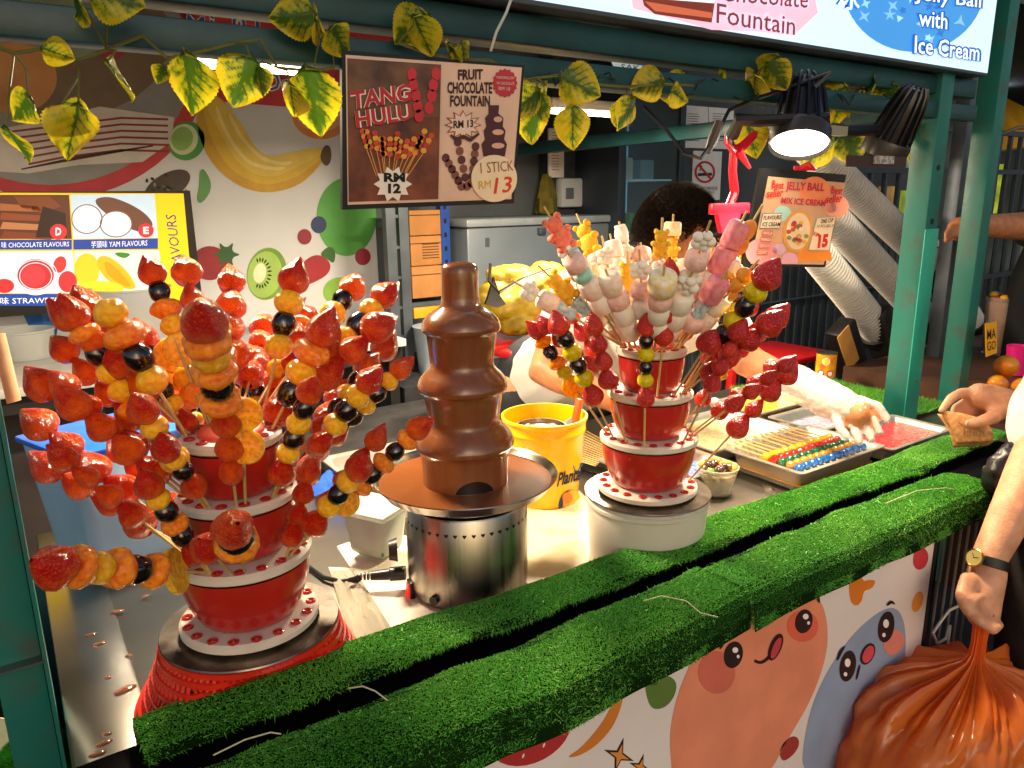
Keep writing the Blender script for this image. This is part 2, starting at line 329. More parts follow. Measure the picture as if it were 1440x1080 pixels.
def turf(name, label, prof, x0, x1, dens, blade=.0078, yshift=None, cat='turf', back=True):
    """prof: (y,z) cross-section polyline, swept along X; yshift(x) moves it in y"""
    prof = [Vector((0, a, b)) for a, b in prof]; seg = [(prof[i+1]-prof[i]).length for i in range(len(prof)-1)]; tot = sum(seg); cum = np.concatenate([[0], np.cumsum(seg)])
    n = int(dens * tot * (x1 - x0)); s = RNG.random(n) * tot; x = x0 + RNG.random(n) * (x1 - x0)
    idx = np.clip(np.searchsorted(cum, s) - 1, 0, len(seg)-1); P = np.array([p[:] for p in prof]); t = (s - cum[idx]) / np.array(seg)[idx]
    pos = P[idx] * (1-t)[:, None] + P[idx+1] * t[:, None]; tang = P[idx+1] - P[idx]; tang /= np.linalg.norm(tang, axis=1)[:, None]
    nor = np.stack([np.zeros(n), -tang[:, 2], tang[:, 1]], 1)
    # smooth normals over the bends
    pos[:, 0] = x
    ys = np.array([yshift(v) for v in np.linspace(x0, x1, 200)]) if yshift else np.zeros(200)
    sh = np.interp(x, np.linspace(x0, x1, 200), ys); pos[:, 1] += sh
    u_ = s/tot; edge = np.where((u_ < .10) | (u_ > .90), 1., 0.); pos[:, 1] += edge*(.0015*np.sin(x*37+u_*3)+.0012*np.sin(x*83)+RNG.normal(0, .001, n)); pos[:, 2] += edge*(.0015*np.sin(x*29+2)+RNG.normal(0, .0008, n))
    wv = .0018*np.sin(x*9+pos[:,1]*20)+.0008*np.sin(x*41+1.7); pos[:, 2] += wv
    lean = np.stack([.45*np.sin(x*5+pos[:,1]*9), .3*np.sin(x*7.3+1), np.zeros(n)], 1); d = nor + lean + RNG.normal(0, .42, (n, 3)); d /= np.linalg.norm(d, axis=1)[:, None]; d[:, 2] = np.where(nor[:, 2] > .3, np.abs(d[:, 2]), d[:, 2])
    ln = blade * (.45 + .85 * RNG.random(n)); w = RNG.normal(0, 1, (n, 3)); w -= d * (w*d).sum(1)[:, None]; w /= np.linalg.norm(w, axis=1)[:, None]; w *= .0007
    V = np.empty((n, 3, 3)); V[:, 0] = pos - w; V[:, 1] = pos + w; V[:, 2] = pos + d * ln[:, None]
    me = bpy.data.meshes.new(name); bv = []; bf = []
    if back:
        K = 60; M_ = len(prof)
        for i in range(K+1):
            xx = x0 + (x1-x0)*i/K; ss = float(np.interp(xx, np.linspace(x0, x1, 200), ys))
            for p in prof: bv.append((xx, p.y + ss, p.z - .0015 + .0018*math.sin(xx*9+p.y*20)+.0008*math.sin(xx*41+1.7)))
        for i in range(K):
            for j in range(M_-1): bf.append((i*M_+j, (i+1)*M_+j, (i+1)*M_+j+1, i*M_+j+1))
    nb = len(bv); nv = nb + 3*n; me.vertices.add(nv)
    allv = np.concatenate([np.array(bv).reshape(-1, 3), V.reshape(-1, 3)]) if nb else V.reshape(-1, 3); me.vertices.foreach_set('co', allv.ravel())
    nl = 4*len(bf) + 3*n; me.loops.add(nl); me.polygons.add(len(bf) + n)
    me.loops.foreach_set('vertex_index', np.concatenate([np.array(bf, dtype=np.int32).ravel(), np.arange(3*n, dtype=np.int32) + nb]))
    me.polygons.foreach_set('loop_start', np.concatenate([np.arange(len(bf))*4, 4*len(bf) + np.arange(n)*3]).astype(np.int32))
    me.polygons.foreach_set('material_index', np.concatenate([np.ones(len(bf)), np.zeros(n)]).astype(np.int32))
    me.materials.append(TURF); me.materials.append(TURFB); at = me.attributes.new('rnd', 'FLOAT', 'POINT')
    patch = .5 + .22*np.sin(x*9+pos[:,1]*14)+.12*np.sin(x*31-pos[:,1]*23); r = np.clip(np.repeat(.55*RNG.random(n)+.45*patch, 3), 0, 1); r[2::3] = np.clip(r[2::3]+.15, 0, 1)
    at.data.foreach_set('value', np.concatenate([np.full(nb, .1), r])); me.update(); me.validate()
    o = bpy.data.objects.new(name, me); COL.objects.link(o); return tag(o, label, cat, kind='stuff')
gy = lambda x: .030 - .036*x
turf('artificial_turf', 'green artificial turf strip along the inner edge of the counter', [(.873,.905),(.875,.958),(.870,.966),(.85,.9685),(.82,.967),(.795,.966),(.784,.963)], .055, 2.02, 640000, yshift=lambda x: (.010-.010*x+.004*math.sin(x*7)+.002*math.sin(x*19)))
turf('artificial_turf', 'green artificial turf strip draped over the counter edge above the banana print', [(.750,.962),(.742,.966),(.72,.969),(.69,.970),(.66,.968),(.647,.963),(.641,.952),(.638,.93),(.637,.908)], -.02, .868, 680000, yshift=lambda x: .005*math.sin(x*9)+.004*math.exp(-((x-.42)/.03)**2)+.0025*math.sin(x*23))
turf('artificial_turf', 'green artificial turf strip draped over the counter edge above the blue fruit print', [(.745,.965),(.735,.970),(.70,.974),(.665,.972),(.650,.966),(.641,.953),(.637,.93),(.635,.910)], .862, 1.615, 600000, yshift=lambda x: .004*math.sin(x*7)+.002*math.sin(x*27))
turf('artificial_turf', 'worn green artificial turf on the counter end by the stacked cups', [(1.09,.912),(1.62,.912)], 1.98, 2.36, 160000, blade=.013)
turf('artificial_turf', 'short green artificial turf on the low ledge outside the end post', [(.9,.80),(1.75,.80)], -.75, -.11, 120000)
b = MB().b2((-.02, .675, .90), (2.02, .868, .938)).build('gap_shade_strip', mat('turf gap shade', '#060606', .8, spec=.1), ct)  # near black colour puts in the shade of the gap between turf strips
lg = MB().b2((-.8, .88, 0), (-.105, 1.8, .797)).build('side_ledge', mat('dark ledge', '#3a372f', .8, var=.2)); tag(lg, 'low dark ledge covered with turf outside the end post', 'ledge')
def dome(name, label, c, r, n=9000):
    v = RNG.normal(0, 1, (n, 3)); v[:, 2] = np.abs(v[:, 2]); v /= np.linalg.norm(v, axis=1)[:, None]; mb = MB(); mb.ell((0,0,0), (r, r, r)); 
    for q in v:
        d = Vector(q + RNG.normal(0, .3, 3)).normalized(); p = Vector(q) * r; w_ = d.orthogonal().normalized() * .0008; mb.add([p-w_, p+w_, p+d*.01], [(0,1,2)])
    o = mb.build(name, mat('bright turf', '#3f9a2a', .5, var=.4, vscale=60, translucent=.3), smooth=0); o.location = c; return tag(o, label, 'ball')
dome('turf_ball', 'small round turf covered ball at the foot of the end post', PZ(52, 1080, .79), .045)
MB_paper = MB(); a_ = [PZ(-8,1062,.80), PZ(22,1062,.80), PZ(22,1050,.84), PZ(14,1012,.88), PZ(-8,1008,.88)]
MB_paper.slab(a_, Vector((0,-.9,.4)).normalized(), .004); o = MB_paper.build('paper_wrapper', mat('cream paper', '#d8cfae', .7, var=.1), org=a_[0]); tag(o, 'torn cream paper wrapper lying by the turf ledge', 'paper')
# loose turf threads on the counter edge
for pts in ([(905,845),(930,838),(965,845),(985,862),(1010,868)], [(490,968),(510,965),(528,972),(545,985)], [(1245,708),(1290,690),(1330,686),(1342,688)], [(300,1062),(345,1040),(380,1030),(395,1032)]):
    c0 = PZ(*pts[0], .975); o = MB().tube([PZ(x, y, .978 + .006*math.sin(i*1.3)) for i, (x, y) in enumerate(pts)], .0009, 5).build('turf_thread', mat('pale thread', '#b9b48a', .6), org=c0); tag(o, 'loose pale thread curling off the turf edge', 'thread', 'loose threads on the turf')

# dried sugar drips on the steel
for i, (px, py, r) in enumerate(((176,970,.010),(140,905,.006),(128,892,.005),(165,860,.007),(181,922,.004),(152,952,.004),(205,838,.005),(146,1045,.006),(137,1060,.006),(150,1032,.004))):
    p = PZ(px, py, .9045); o = MB().lathe([(r, 0), (r*.85, r*.18), (r*.5, r*.3), (.0001, r*.33)], (0,0,0), 18, wob=lambda a, z: 1 + .2*math.sin(2*a+i) + .08*math.sin(5*a)).build('syrup_drop', mat('syrup drop', '#8a5a42', .08, trans=.5, ior=1.35, coat=.5)); o.location = p; o.scale = (1.4, .8, 1); tag(o, 'small dried syrup drop on the steel counter edge', 'drop', 'syrup drops on the steel')
# ================= lit lamps =================
def area(parent, loc, size, size_y, power, col, direction=(0,0,-1), spread=180, spot=None):
    l = bpy.data.lights.new('lamp_light', 'SPOT' if spot else 'AREA'); l.energy = power; l.color = col
    if spot: l.spot_size = R_(spot); l.spot_blend = .6; l.shadow_soft_size = size
    else: l.shape = 'RECTANGLE'; l.size = size; l.size_y = size_y; l.spread = R_(spread)
    o = bpy.data.objects.new('lamp_light', l); COL.objects.link(o); o.parent = parent; o.location = Vector(loc) - parent_org(parent)
    o.rotation_euler = Vector(direction).to_track_quat('-Z', 'Y').to_euler(); return o
LIT = mat('lit diffuser', (1, .86, .62), .4, emis=9.)
def batten(label, c, L, power):
    t = thing('tube_lamp', label, 'lamp', c); c = Vector(c)
    MB().box(c + Vector((0, 0, .018)), (L + .02, .085, .03), bev=.004).build('housing', mat('lamp housing white', '#c9c6bd', .5), t)
    MB().box(c, (L, .07, .012), bev=.005).build('diffuser', LIT, t)
    area(t, c - Vector((0, 0, .012)), L, .06, power, (1, .80, .56))
    return t
batten('lit white tube lamp under the roof in front of the fruit banner', (.455, 1.56, 1.80), .24, 24)
batten('lit white tube lamp under the roof beside the glass fridge', PY(822, 158, 1.95), .30, 34)
# clamp spotlights
def spot_lamp(label, c, axis, r, lit, power):
    c = Vector(c); a = Vector(axis).normalized(); q = (-a).to_track_quat('Z', 'Y').to_matrix()       # local +z = back of the lamp
    t = thing('clamp_spotlight', label, 'spotlight', c); P = lambda x, y, z: c + q @ Vector((x, y, z))
    B = mat('black lamp enamel', '#17161a', .3, .2, var=.15, vscale=30)
    MB().lathe([(r*.93, .004), (r, 0), (r, .03), (r*.94, .036), (r*.82, .036)], c, 32, q).build('rim', mat('dark grey rim', '#3a3633', .35, .4), t)
    MB().lathe([(r*.80, .034), (r*.74, .06), (r*.62, .105), (r*.5, .135), (r*.36, .15), (.001, .153)], c, 28, q).build('reflector_housing', B, t)
    for i in range(14):
        an = 2*math.pi*i/14; pr = [(r*.90, .036), (r*.86, .06), (r*.74, .11), (r*.60, .142), (r*.42, .157)]
        MB().tube([P(rr*math.cos(an), rr*math.sin(an), z) for rr, z in pr], .0035, 5).build('fin', B, t)
    MB().lathe([(r*.93, .008), (.0005, .010)], c, 32, q).build('lens', mat('lit lens', (1, .86, .62), .3, emis=5.) if lit else mat('lens', '#c8c0b0', .2), t)
    if lit:
        for i in range(7):
            an = 2*math.pi*i/7; MB().ell(P(.5*r*math.cos(an), .5*r*math.sin(an), .006), (.009,.009,.004), 10, 6, q).build('led', mat('lit led', (1, .95, .85), .3, emis=40.), t)
    area(t, c + a*.012, .05, .05, power, (1, .80, .54), a, spot=112)
    return t, P
s1, P1 = spot_lamp('lit black finned clamp spotlight above the ice cream card', PY(1124, 205, 1.0), (-.42, -.30, -1), .060, True, 42)
s2, P2 = spot_lamp('black finned clamp spotlight with a white rating sticker beside the teal post', PY(1240, 218, 1.03), (-.05, .45, -1), .052, True, 16)
BR = BLACK
MB().tube([P1(-.05, .02, .05), PY(1068, 170, 1.03), PY(1040, 168, 1.06), PY(1030, 190, 1.09)], [.010, .012, .014, .014], 8).build('bracket', BR, s1)
MB().tube([P1(-.02,.05,.10), P1(-.05,.05,.13), PY(1060, 140, 1.10), PY(1025, 155, 1.08), PY(1005, 195, 1.07), PY(985, 223, 1.06), PY(962, 215, 1.08), PY(935, 180, 1.12), PY(905, 150, 1.15)], .004, 6).build('cable', BR, s1)
MB().tube([PY(1012, 172, 1.07), PY(1002, 198, 1.07), PY(995, 214, 1.065)], [.010, .011, .006], 8).build('plug', mat('grey brown plug', '#4b4038', .5), s1)
MB().tube([P2(-.05, .02, .05), PY(1195, 185, 1.03), PY(1170, 180, 1.04)], .012, 8).build('bracket', BR, s2)
MB().b2(PY(1168, 176, 1.02), PY(1180, 192, 1.04)).build('clamp', mat('brass screw', '#b8a98a', .3, .8), s2)
MB().box(PY(1243, 225, .96), (.075, .004, .017)).build('rating_sticker', mat('rating sticker', '#b8b2aa', .5, col2='#6f6a66', vscale=160), s2)
MB().b2(PY(1192, 218, .963), PY(1272, 236, .966)).build('ballast_bar', mat('dark brown bar', '#3a2620', .5), s2)
# ================= things on the counter =================
RED = mat('glossy red plastic', '#b3241c', .25, var=.12, vscale=14, coat=.4, sss=.08, ssc=.008)
DISC = mat('white tier disc', '#d6c7b4', .45, var=.1, vscale=18, sss=.15, ssc=.006, sssr=(1, .8, .6))
CH = mat('molten chocolate', '#784728', .22, var=.10, vscale=3, coat=.55, sss=.04, ssc=.005, sssr=(1, .5, .25), bump=.10, bscale=2.2, stretch=(22, 22, 2))
TOW = {'L': Vector((.213, .943, 1.008)), 'R': Vector((.912, .918, 1.036))}
RINGS = [(.078, .016), (.075, .107), (.063, .187), (.050, .262)]
def tier_tower(key, label):
    c = TOW[key]; t = thing('skewer_tower', label, 'skewer stand', c)
    radii = [.088, .086, .074, .061]; zs = [0, .091, .172, .247]
    for i in range(4):
        z = zs[i]; r = radii[i]
        d = MB().lathe([(.001, z+.001), (r-.004, z+.001), (r, z+.004), (r, z+.011), (r-.004, z+.0145), (.001, z+.0145)], c, 48).build('tier_disc', DISC, t)
        n = [18, 18, 15, 12][i]; rr = RINGS[i][0]
        for j in range(n):
            a = 2*math.pi*j/n + i*.2; p = c + Vector((rr*math.cos(a), rr*math.sin(a), z + .0150))
            MB().lathe([(.0066, -.001), (.0070, .0012), (.0052, .0024), (.0030, .0012), (.0022, -.002)], p, 12).build('hole_grommet', RED, d)
        if i < 3:
            h = zs[i+1] - z; b0 = [.056, .048, .041][i]; b1 = radii[i+1] - .004
            prof = [(.001, z+.014), (b0, z+.0145), (b0+.006, z+.018)] + [(b0+.006 + (b1-b0-.006)*math.sin(q*math.pi/2)**.8, z+.018 + (h-.019)*q) for q in (.15, .3, .45, .6, .75, .9, 1.0)]
            MB().lathe(prof, c, 48).build('bowl', RED, t)
    MB().lathe([(.040, .2615), (.040, .265), (.036, .268), (.001, .269)], c, 40).build('lid', mat('coral lid', '#d5553f', .35, sss=.1, ssc=.008), t)
    return t
tier_tower('L', 'red and white three bowl skewer tower standing above the red basket')
tier_tower('R', 'red and white three bowl skewer tower standing on the white tub')
# red basket turned over with round steel plate
c = TOW['L']
bk = thing('plastic_basket', 'red plastic strainer basket turned upside down under the skewer tower', 'basket', (c.x, c.y, .901))
BKM = mat('red basket plastic', '#d1291a', .33, var=.1, vscale=20, sss=.2, ssc=.01, coat=.2)
BT = c.z - .0105; BHT = BT - .902
def bask_r(t): return .110 + .040 * t**1.2
def bask_w(q, a):                                          # the side pressed against the turf is flattened
    lim = .110 + (.068 - .110)*min(1, q/.35); s_ = -math.sin(a)*bask_r(q); return 1. if s_ <= lim else lim/s_
for q in (1., .88, .16, .04):
    r = bask_r(q); z = BT - BHT*q
    MB().lathe([(r-.002, z), (r+.003, z+.001), (r+.003, z+.008), (r-.002, z+.009)], (c.x, c.y, 0), 64, wob=lambda a, z_, q=q: bask_w(q, a)).build('band', BKM, bk)
for j in range(84):
    a = 2*math.pi*j/84; pts = [(c.x + bask_w(q, a)*bask_r(q)*math.cos(a), c.y + bask_w(q, a)*bask_r(q)*math.sin(a), BT - BHT*q) for q in (0, .17, .35, .66, 1)]
    MB().tube(pts, .0030, 5).build('rib', BKM, bk)
for q in (.72, .58, .44, .30):
    r = bask_r(q); z = BT - BHT*q; MB().lathe([(r-.002, z), (r+.002, z), (r+.002, z+.006), (r-.002, z+.006), (r-.002, z)], (c.x, c.y, 0), 64, wob=lambda a, z_, q=q: bask_w(q, a)).build('ring', BKM, bk)
MB().lathe([(.09, BT), (.109, BT), (.110, BT-.004)], (c.x, c.y, 0), 48).build('base', BKM, bk)
def plate(label, c, r): 
    o = MB().lathe([(.001, -.004), (r-.002, -.004), (r, -.002), (r-.001, -.0002), (.001, -.0002)], c, 64).build('steel_plate', STEELD, org=c); return tag(o, label, 'plate')
plate('round stained steel plate on the upturned red basket', Vector((c.x, c.y, c.z - .0015)), .114)
cr = TOW['R']
tb = thing('plastic_tub', 'white plastic tub carrying the marshmallow skewer tower', 'tub', (cr.x, cr.y, .901))
MB().lathe([(.001, .902), (.098, .902), (.101, .91), (.107, 1.0), (.108, 1.028), (.104, 1.0305), (.001, 1.0305)], (cr.x, cr.y, 0), 56).build('wall', mat('milky tub plastic', '#c9c1b2', .4, var=.08, vscale=8, sss=.25, ssc=.02, sssr=(1, .9, .7)), tb)
MB().lathe([(.1075, 1.014), (.1105, 1.016), (.1105, 1.022), (.1075, 1.024)], (cr.x, cr.y, 0), 56).build('rim', mat('milky tub plastic', '#c9c1b2'), tb)
plate('round stained steel plate on the white plastic tub', Vector((cr.x, cr.y, cr.z - .0015)), .113)

# ---- chocolate fountain
F = Vector((.592, 1.016, 0)); ft = thing('chocolate_fountain', 'tall tiered fountain of flowing milk chocolate on a round steel base', 'chocolate fountain', (F.x, F.y, .905))
BS = mat('fountain steel', '#a39d93', .3, 1., var=.2, vscale=5, rvar=.12, bump=.02, bscale=90, stretch=(12, 12, .4))
base = MB().lathe([(.001, .906), (.088, .906), (.096, .909), (.1005, .918), (.1015, .93), (.1015, 1.062), (.099, 1.066), (.07, 1.068)], F, 72).build('base', BS, ft)
for j in range(44):
    a = 2*math.pi*j/44; p = F + Vector((.1018*math.cos(a), .1018*math.sin(a), 1.041)); e1 = Vector((-math.sin(a), math.cos(a), 0)); e2 = Vector((0,0,1)); nrm = Vector((math.cos(a), math.sin(a), 0))
    MB().poly([p + nrm*.0004 + e1*x*.0035 + e2*y*.0035 for x, y in ((0,-1),(.9,.1),(.9,.6),(.45,.85),(0,.5),(-.45,.85),(-.9,.6),(-.9,.1))]).build('vent_hole', BLACK, base, smooth=0)
BW = mat('bowl steel', '#aaa294', .16, 1., var=.1, vscale=6)
MB().lathe([(.05, 1.066), (.085, 1.069), (.115, 1.078), (.136, 1.090), (.1475, 1.105), (.1515, 1.1085), (.1525, 1.107), (.150, 1.104), (.139, 1.090)], F, 80).build('bowl', BW, ft)
MB().lathe([(.001, 1.0965)] + [(.146*q, 1.0965 + (.0015 if q > .95 else 0)) for q in (.3, .6, .9, .99)], F, 80, wob=lambda a, z: 1 + .004*math.sin(3*a)).build('chocolate_pool', mat('chocolate pool', '#74431f', .2, var=.10, vscale=9, coat=.5, sss=.15, ssc=.006, sssr=(1, .5, .25), bump=.12, bscale=12), ft)
Z = 1.10
prof = [(.0665, -.005), (.066, .010), (.0670, .030), (.0690, .046), (.0712, .054), (.0750, .0565), (.0768, .0600), (.0765, .0655), (.0740, .073), (.069, .081), (.062, .089), (.0565, .094), (.0545, .099),
        (.0550, .112), (.0575, .130), (.0600, .146), (.0625, .1500), (.0665, .1515), (.0685, .1550), (.0680, .1610), (.065, .169), (.059, .177), (.052, .184), (.0490, .189), (.0478, .195),
        (.0485, .208), (.0505, .225), (.0525, .241), (.0545, .2450), (.0578, .2465), (.0592, .2500), (.0586, .2560), (.0555, .264), (.048, .273), (.038, .280), (.0315, .285), (.0285, .291),
        (.0278, .300), (.0270, .325), (.0272, .338), (.0262, .346), (.022, .351), (.012, .353), (.006, .3515), (.001, .350)]
prof = [(r*1.06, z) for r, z in prof]
tw = MB().lathe([(r, Z + z) for r, z in prof], F, 96, wob=lambda a, z: 1 + .006*math.sin(5*a + z*30) + .004*math.sin(11*a - z*70)).build('chocolate_tower', CH, ft, smooth=75)
MB().lathe([(.0790, 1.155), (.0795, 1.157), (.0790, 1.159)], F, 10) if False else None
# arched opening at the foot (dark) facing the street
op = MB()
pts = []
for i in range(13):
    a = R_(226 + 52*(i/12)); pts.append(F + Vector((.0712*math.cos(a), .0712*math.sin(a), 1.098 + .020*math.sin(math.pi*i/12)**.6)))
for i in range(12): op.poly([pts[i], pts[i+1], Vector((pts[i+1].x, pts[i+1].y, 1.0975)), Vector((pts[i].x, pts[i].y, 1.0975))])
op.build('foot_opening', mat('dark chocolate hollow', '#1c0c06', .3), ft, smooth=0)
def on_base(px, py): 
    d = ray(px, py); o = C0 - F; A = d.x*d.x + d.y*d.y; B = 2*(o.x*d.x + o.y*d.y); Cc = o.x*o.x + o.y*o.y - .1018**2; t = (-B - math.sqrt(max(0, B*B - 4*A*Cc))) / (2*A); p = C0 + d*t; return p, Vector((p.x-F.x, p.y-F.y, 0)).normalized()
p, n = on_base(578, 828); q = n.to_track_quat('Y', 'Z').to_matrix()
sw = MB().box(p, (.022, .008, .030), q, .002).build('power_switch', BLACK, ft)
MB().box(p + n*.005, (.015, .005, .022), q @ Matrix.Rotation(.12, 3, 'X'), .001).build('rocker', mat('lit red rocker', '#d11a16', .25, emis=.6), sw)
p, n = on_base(612, 843); MB().tube([p - n*.002, p + n*.006], .0075, 16).build('knob', BLACK, ft)
p, n = on_base(566, 806); sd = Vector((-.83, .50, -.05)).normalized()
pl = MB(); pl.tube([p - sd*.005, p + sd*.02, p + sd*.022, p + sd*.05], [.012, .012, .010, .008], 12)
for i in range(5): pl.tube([p + sd*(.05 + i*.006), p + sd*(.053 + i*.006)], .008 - i*.0006, 10)
pl.build('plug', BLACK, ft)
MB().tube([p + sd*.07, p + sd*.09 + Vector((0,0,-.004)), PZ(505, 815, .925), PZ(480, 818, .912), PZ(455, 812, .908), PZ(425, 790, .906), PZ(380, 770, .906)], .004, 8).build('power_cable', BLACK, ft)
p, n = on_base(557, 773); MB().tube([p - n*.002, p + n*.012], [.02, .016], 14).build('dial', BLACK, ft)

# ---- boards, boxes and wrappers on the steel top
def board(label, pts, z, t, m): 
    ps = [PZ(x, y, z) for x, y in pts]; o = MB().slab(ps, Vector((0,0,1)), t).build('cutting_board', m, org=ps[0]); return tag(o, label, 'cutting board')
BRD = mat('white chopping board', '#cfc3b0', .45, var=.12, vscale=9, bump=.06, col2='#e2d9c8')
board('white plastic chopping board under the chocolate fountain', [(474,768),(520,752),(800,760),(880,880),(600,960),(560,905)], .907, .006, BRD)
board('stained white chopping board beneath the yellow bucket', [(700,712),(815,690),(905,790),(745,830)], .910, .0025, mat('stained board', '#cdbf9f', .4, var=.1, vscale=12, col2='#9c8a52', detail=7, vlo=.45, vhi=.8))
pk = thing('plastic_packet', 'crumpled clear plastic packet lying beside the white board', 'packet', PZ(500, 870, .905))
mbp = MB(); gx = 9; P4 = [PZ(462,800,.905), PZ(498,802,.905), PZ(556,895,.905), PZ(500,925,.905)]
for i in range(gx+1):
    for j in range(gx+1):
        u, v = i/gx, j/gx; p = (P4[0]*(1-u)+P4[1]*u)*(1-v) + (P4[3]*(1-u)+P4[2]*u)*v; mbp.v.append((p.x, p.y, .909 + .016*random.random()*(math.sin(math.pi*u)*math.sin(math.pi*v))**.5))
for i in range(gx):
    for j in range(gx): a0 = i*(gx+1)+j; mbp.f.append((a0, a0+gx+1, a0+gx+2, a0+1)); mbp.mi.append(0)
mbp.build('film', mat('clear film', '#cfc9b4', .15, trans=.55, ior=1.3, spec=.8), pk, smooth=20)
def box_tub(name, label, cat, c, d, rot, m, lidm=None, fill=None):
    c = Vector(c); t = thing(name, label, cat, c); q = Matrix.Rotation(rot, 3, 'Z'); lx, ly, h = d
    o = MB(); k = .80; B_ = [(-lx/2*k,-ly/2*k,0),(lx/2*k,-ly/2*k,0),(lx/2*k,ly/2*k,0),(-lx/2*k,ly/2*k,0)]; T_ = [(-lx/2,-ly/2,h),(lx/2,-ly/2,h),(lx/2,ly/2,h),(-lx/2,ly/2,h)]
    vs = [c + q @ Vector(v) for v in B_ + T_]; o.add(vs, [(0,3,2,1),(0,1,5,4),(1,2,6,5),(2,3,7,6),(3,0,4,7)]); ob = o.build('body', m, t)
    md = ob.modifiers.new('b', 'BEVEL'); md.width = .018; md.segments = 3; md.limit_method = 'ANGLE'
    md = ob.modifiers.new('s', 'SOLIDIFY'); md.thickness = .002
    if lidm: MB().box(c + Vector((0,0,h + .004)), (lx + .01, ly + .01, .012), q, .005).build('lid', lidm, t)
    if fill: MB().box(c + Vector((0,0,h*.35)), (lx*.8, ly*.8, h*.6), q, .012).build('contents', fill, t)
    return t
FROST = mat('frosted plastic', '#cfd6cc', .35, trans=.5, ior=1.2, sss=.0, var=.05)
box_tub('food_container', 'frosted plastic container with green contents and clear lid beside the fountain', 'container', (.508, 1.205, .914), (.085, .10, .085), .5, FROST, mat('frosted lid', '#d6dcd2', .3, trans=.4, ior=1.2), mat('green jelly', '#4f8a4a', .4, var=.3, vscale=30))
box_tub('storage_box', 'tall pale blue translucent storage box with blue lid behind the skewers', 'box', (.135, 1.50, .905), (.24, .20, .235), .35, mat('pale blue plastic', '#8fb4d6', .35, trans=.3, ior=1.15, var=.08, vscale=6), mat('blue lid', '#1f5fd0', .35, var=.1), mat('pale blue fill', '#7fa6c9', .6))
cl = MB()
cp = PZ(470, 690, .905)
for i in range(9):
    for j in range(9): u, v = i/8-.5, j/8-.5; cl.v.append((cp.x + u*.10 + .01*math.sin(j), cp.y + v*.09, .906 + max(0, .045*math.exp(-(u*u+v*v)*7) + .008*math.sin(i*2.1+j*1.3))))
for i in range(8):
    for j in range(8): a0 = i*9+j; cl.f.append((a0, a0+9, a0+10, a0+1)); cl.mi.append(0)
o = cl.build('wiping_cloth', mat('blue cloth', '#1d4fc4', .9, var=.25, vscale=60, bump=.3, bscale=400), org=cp, smooth=60); tag(o, 'crumpled blue wiping cloth lying behind the skewer tower', 'cloth')

# gastronorm trays
def pan(name, label, cat, x0, x1, y0, y1, z0, h, fill=None, fillz=.6, m=STEEL, group=None):
    t = thing(name, label, cat, ((x0+x1)/2, (y0+y1)/2, z0)); o = MB(); 
    def ring(k, z, rr=.012):
        pts = []
        for (cx, cy, a0) in ((x1-k-rr, y1-k-rr, 0), (x0+k+rr, y1-k-rr, 90), (x0+k+rr, y0+k+rr, 180), (x1-k-rr, y0+k+rr, 270)):
            for s_ in range(5): a = R_(a0 + 22.5*s_); pts.append(Vector((cx + rr*math.cos(a), cy + rr*math.sin(a), z)))
        return pts
    R1 = [ring(-.0, z0+h-.003), ring(-.0, z0+h), ring(.010, z0+h), ring(.016, z0+h*.9), ring(.024, z0+.006, .015), ring(.032, z0, .015)]; n = 20
    for r in R1: o.v += [tuple(p) for p in r]
    for i in range(len(R1)-1):
        for j in range(n): o.f.append((i*n+j, i*n+(j+1)%n, (i+1)*n+(j+1)%n, (i+1)*n+j)); o.mi.append(0)
    o.f.append(tuple((len(R1)-1)*n+j for j in range(n))); o.mi.append(0)
    o.build('pan', m, t, smooth=50)
    if fill: f_ = ring(.019 - .004*fillz, z0 + h*fillz); MB().poly(f_).build('filling', fill, t, smooth=0)
    return t
PANM = mat('pan steel', '#c9c1b3', .34, .75, var=.1, vscale=12, rvar=.1)
def jellymat(n, c, c2): return mat(n, c, .12, var=.1, vscale=70, col2=c2, bump=.8, bscale=130, coat=.5, sss=.3, ssc=.01, sssr=(1, .6, .3))
pan('serving_pan', 'steel pan holding rows of colourful jelly skewers', 'pan', 1.372, 1.700, .915, 1.135, .903, .057, mat('amber syrup', '#b98a2c', .1, var=.2, vscale=15, coat=.4), .3, PANM)
pan('serving_pan', 'steel pan of red jelly pearls in red syrup', 'pan', 1.712, 2.005, .905, 1.075, .903, .045, jellymat('red pearls', '#c4202a', '#ef4a4c'), .72, PANM)
pan('serving_pan', 'steel pan of pale lilac jelly balls under the gloved hand', 'pan', 1.706, 2.01, 1.095, 1.265, .903, .045, jellymat('lilac syrup', '#a08fa6', '#c9bccb'), .5, PANM)
pan('serving_pan', 'steel pan of yellow jelly pearls next to the lilac pan', 'pan', 1.700, 2.02, 1.29, 1.47, .903, .045, jellymat('yellow pearls', '#d99a12', '#f4cf4a'), .7, PANM)
pan('serving_pan', 'steel pan of pale cream jelly behind the marshmallow tower', 'pan', 1.36, 1.685, 1.15, 1.40, .903, .045, jellymat('cream jelly', '#cdb67a', '#e6d7a8'), .7, PANM)
pan('serving_pan', 'wide steel pan at the back of the counter behind the fountain', 'pan', .56, 1.02, 1.40, 1.64, .903, .06, mat('grey water', '#6d6f70', .1, coat=.3), .4, PANM)
pan('serving_pan', 'small steel pan of blue and red jellies beside the tower foot', 'pan', 1.10, 1.345, 1.06, 1.28, .903, .045, jellymat('blue jelly mix', '#3a63c8', '#9fb2dd'), .5, PANM)
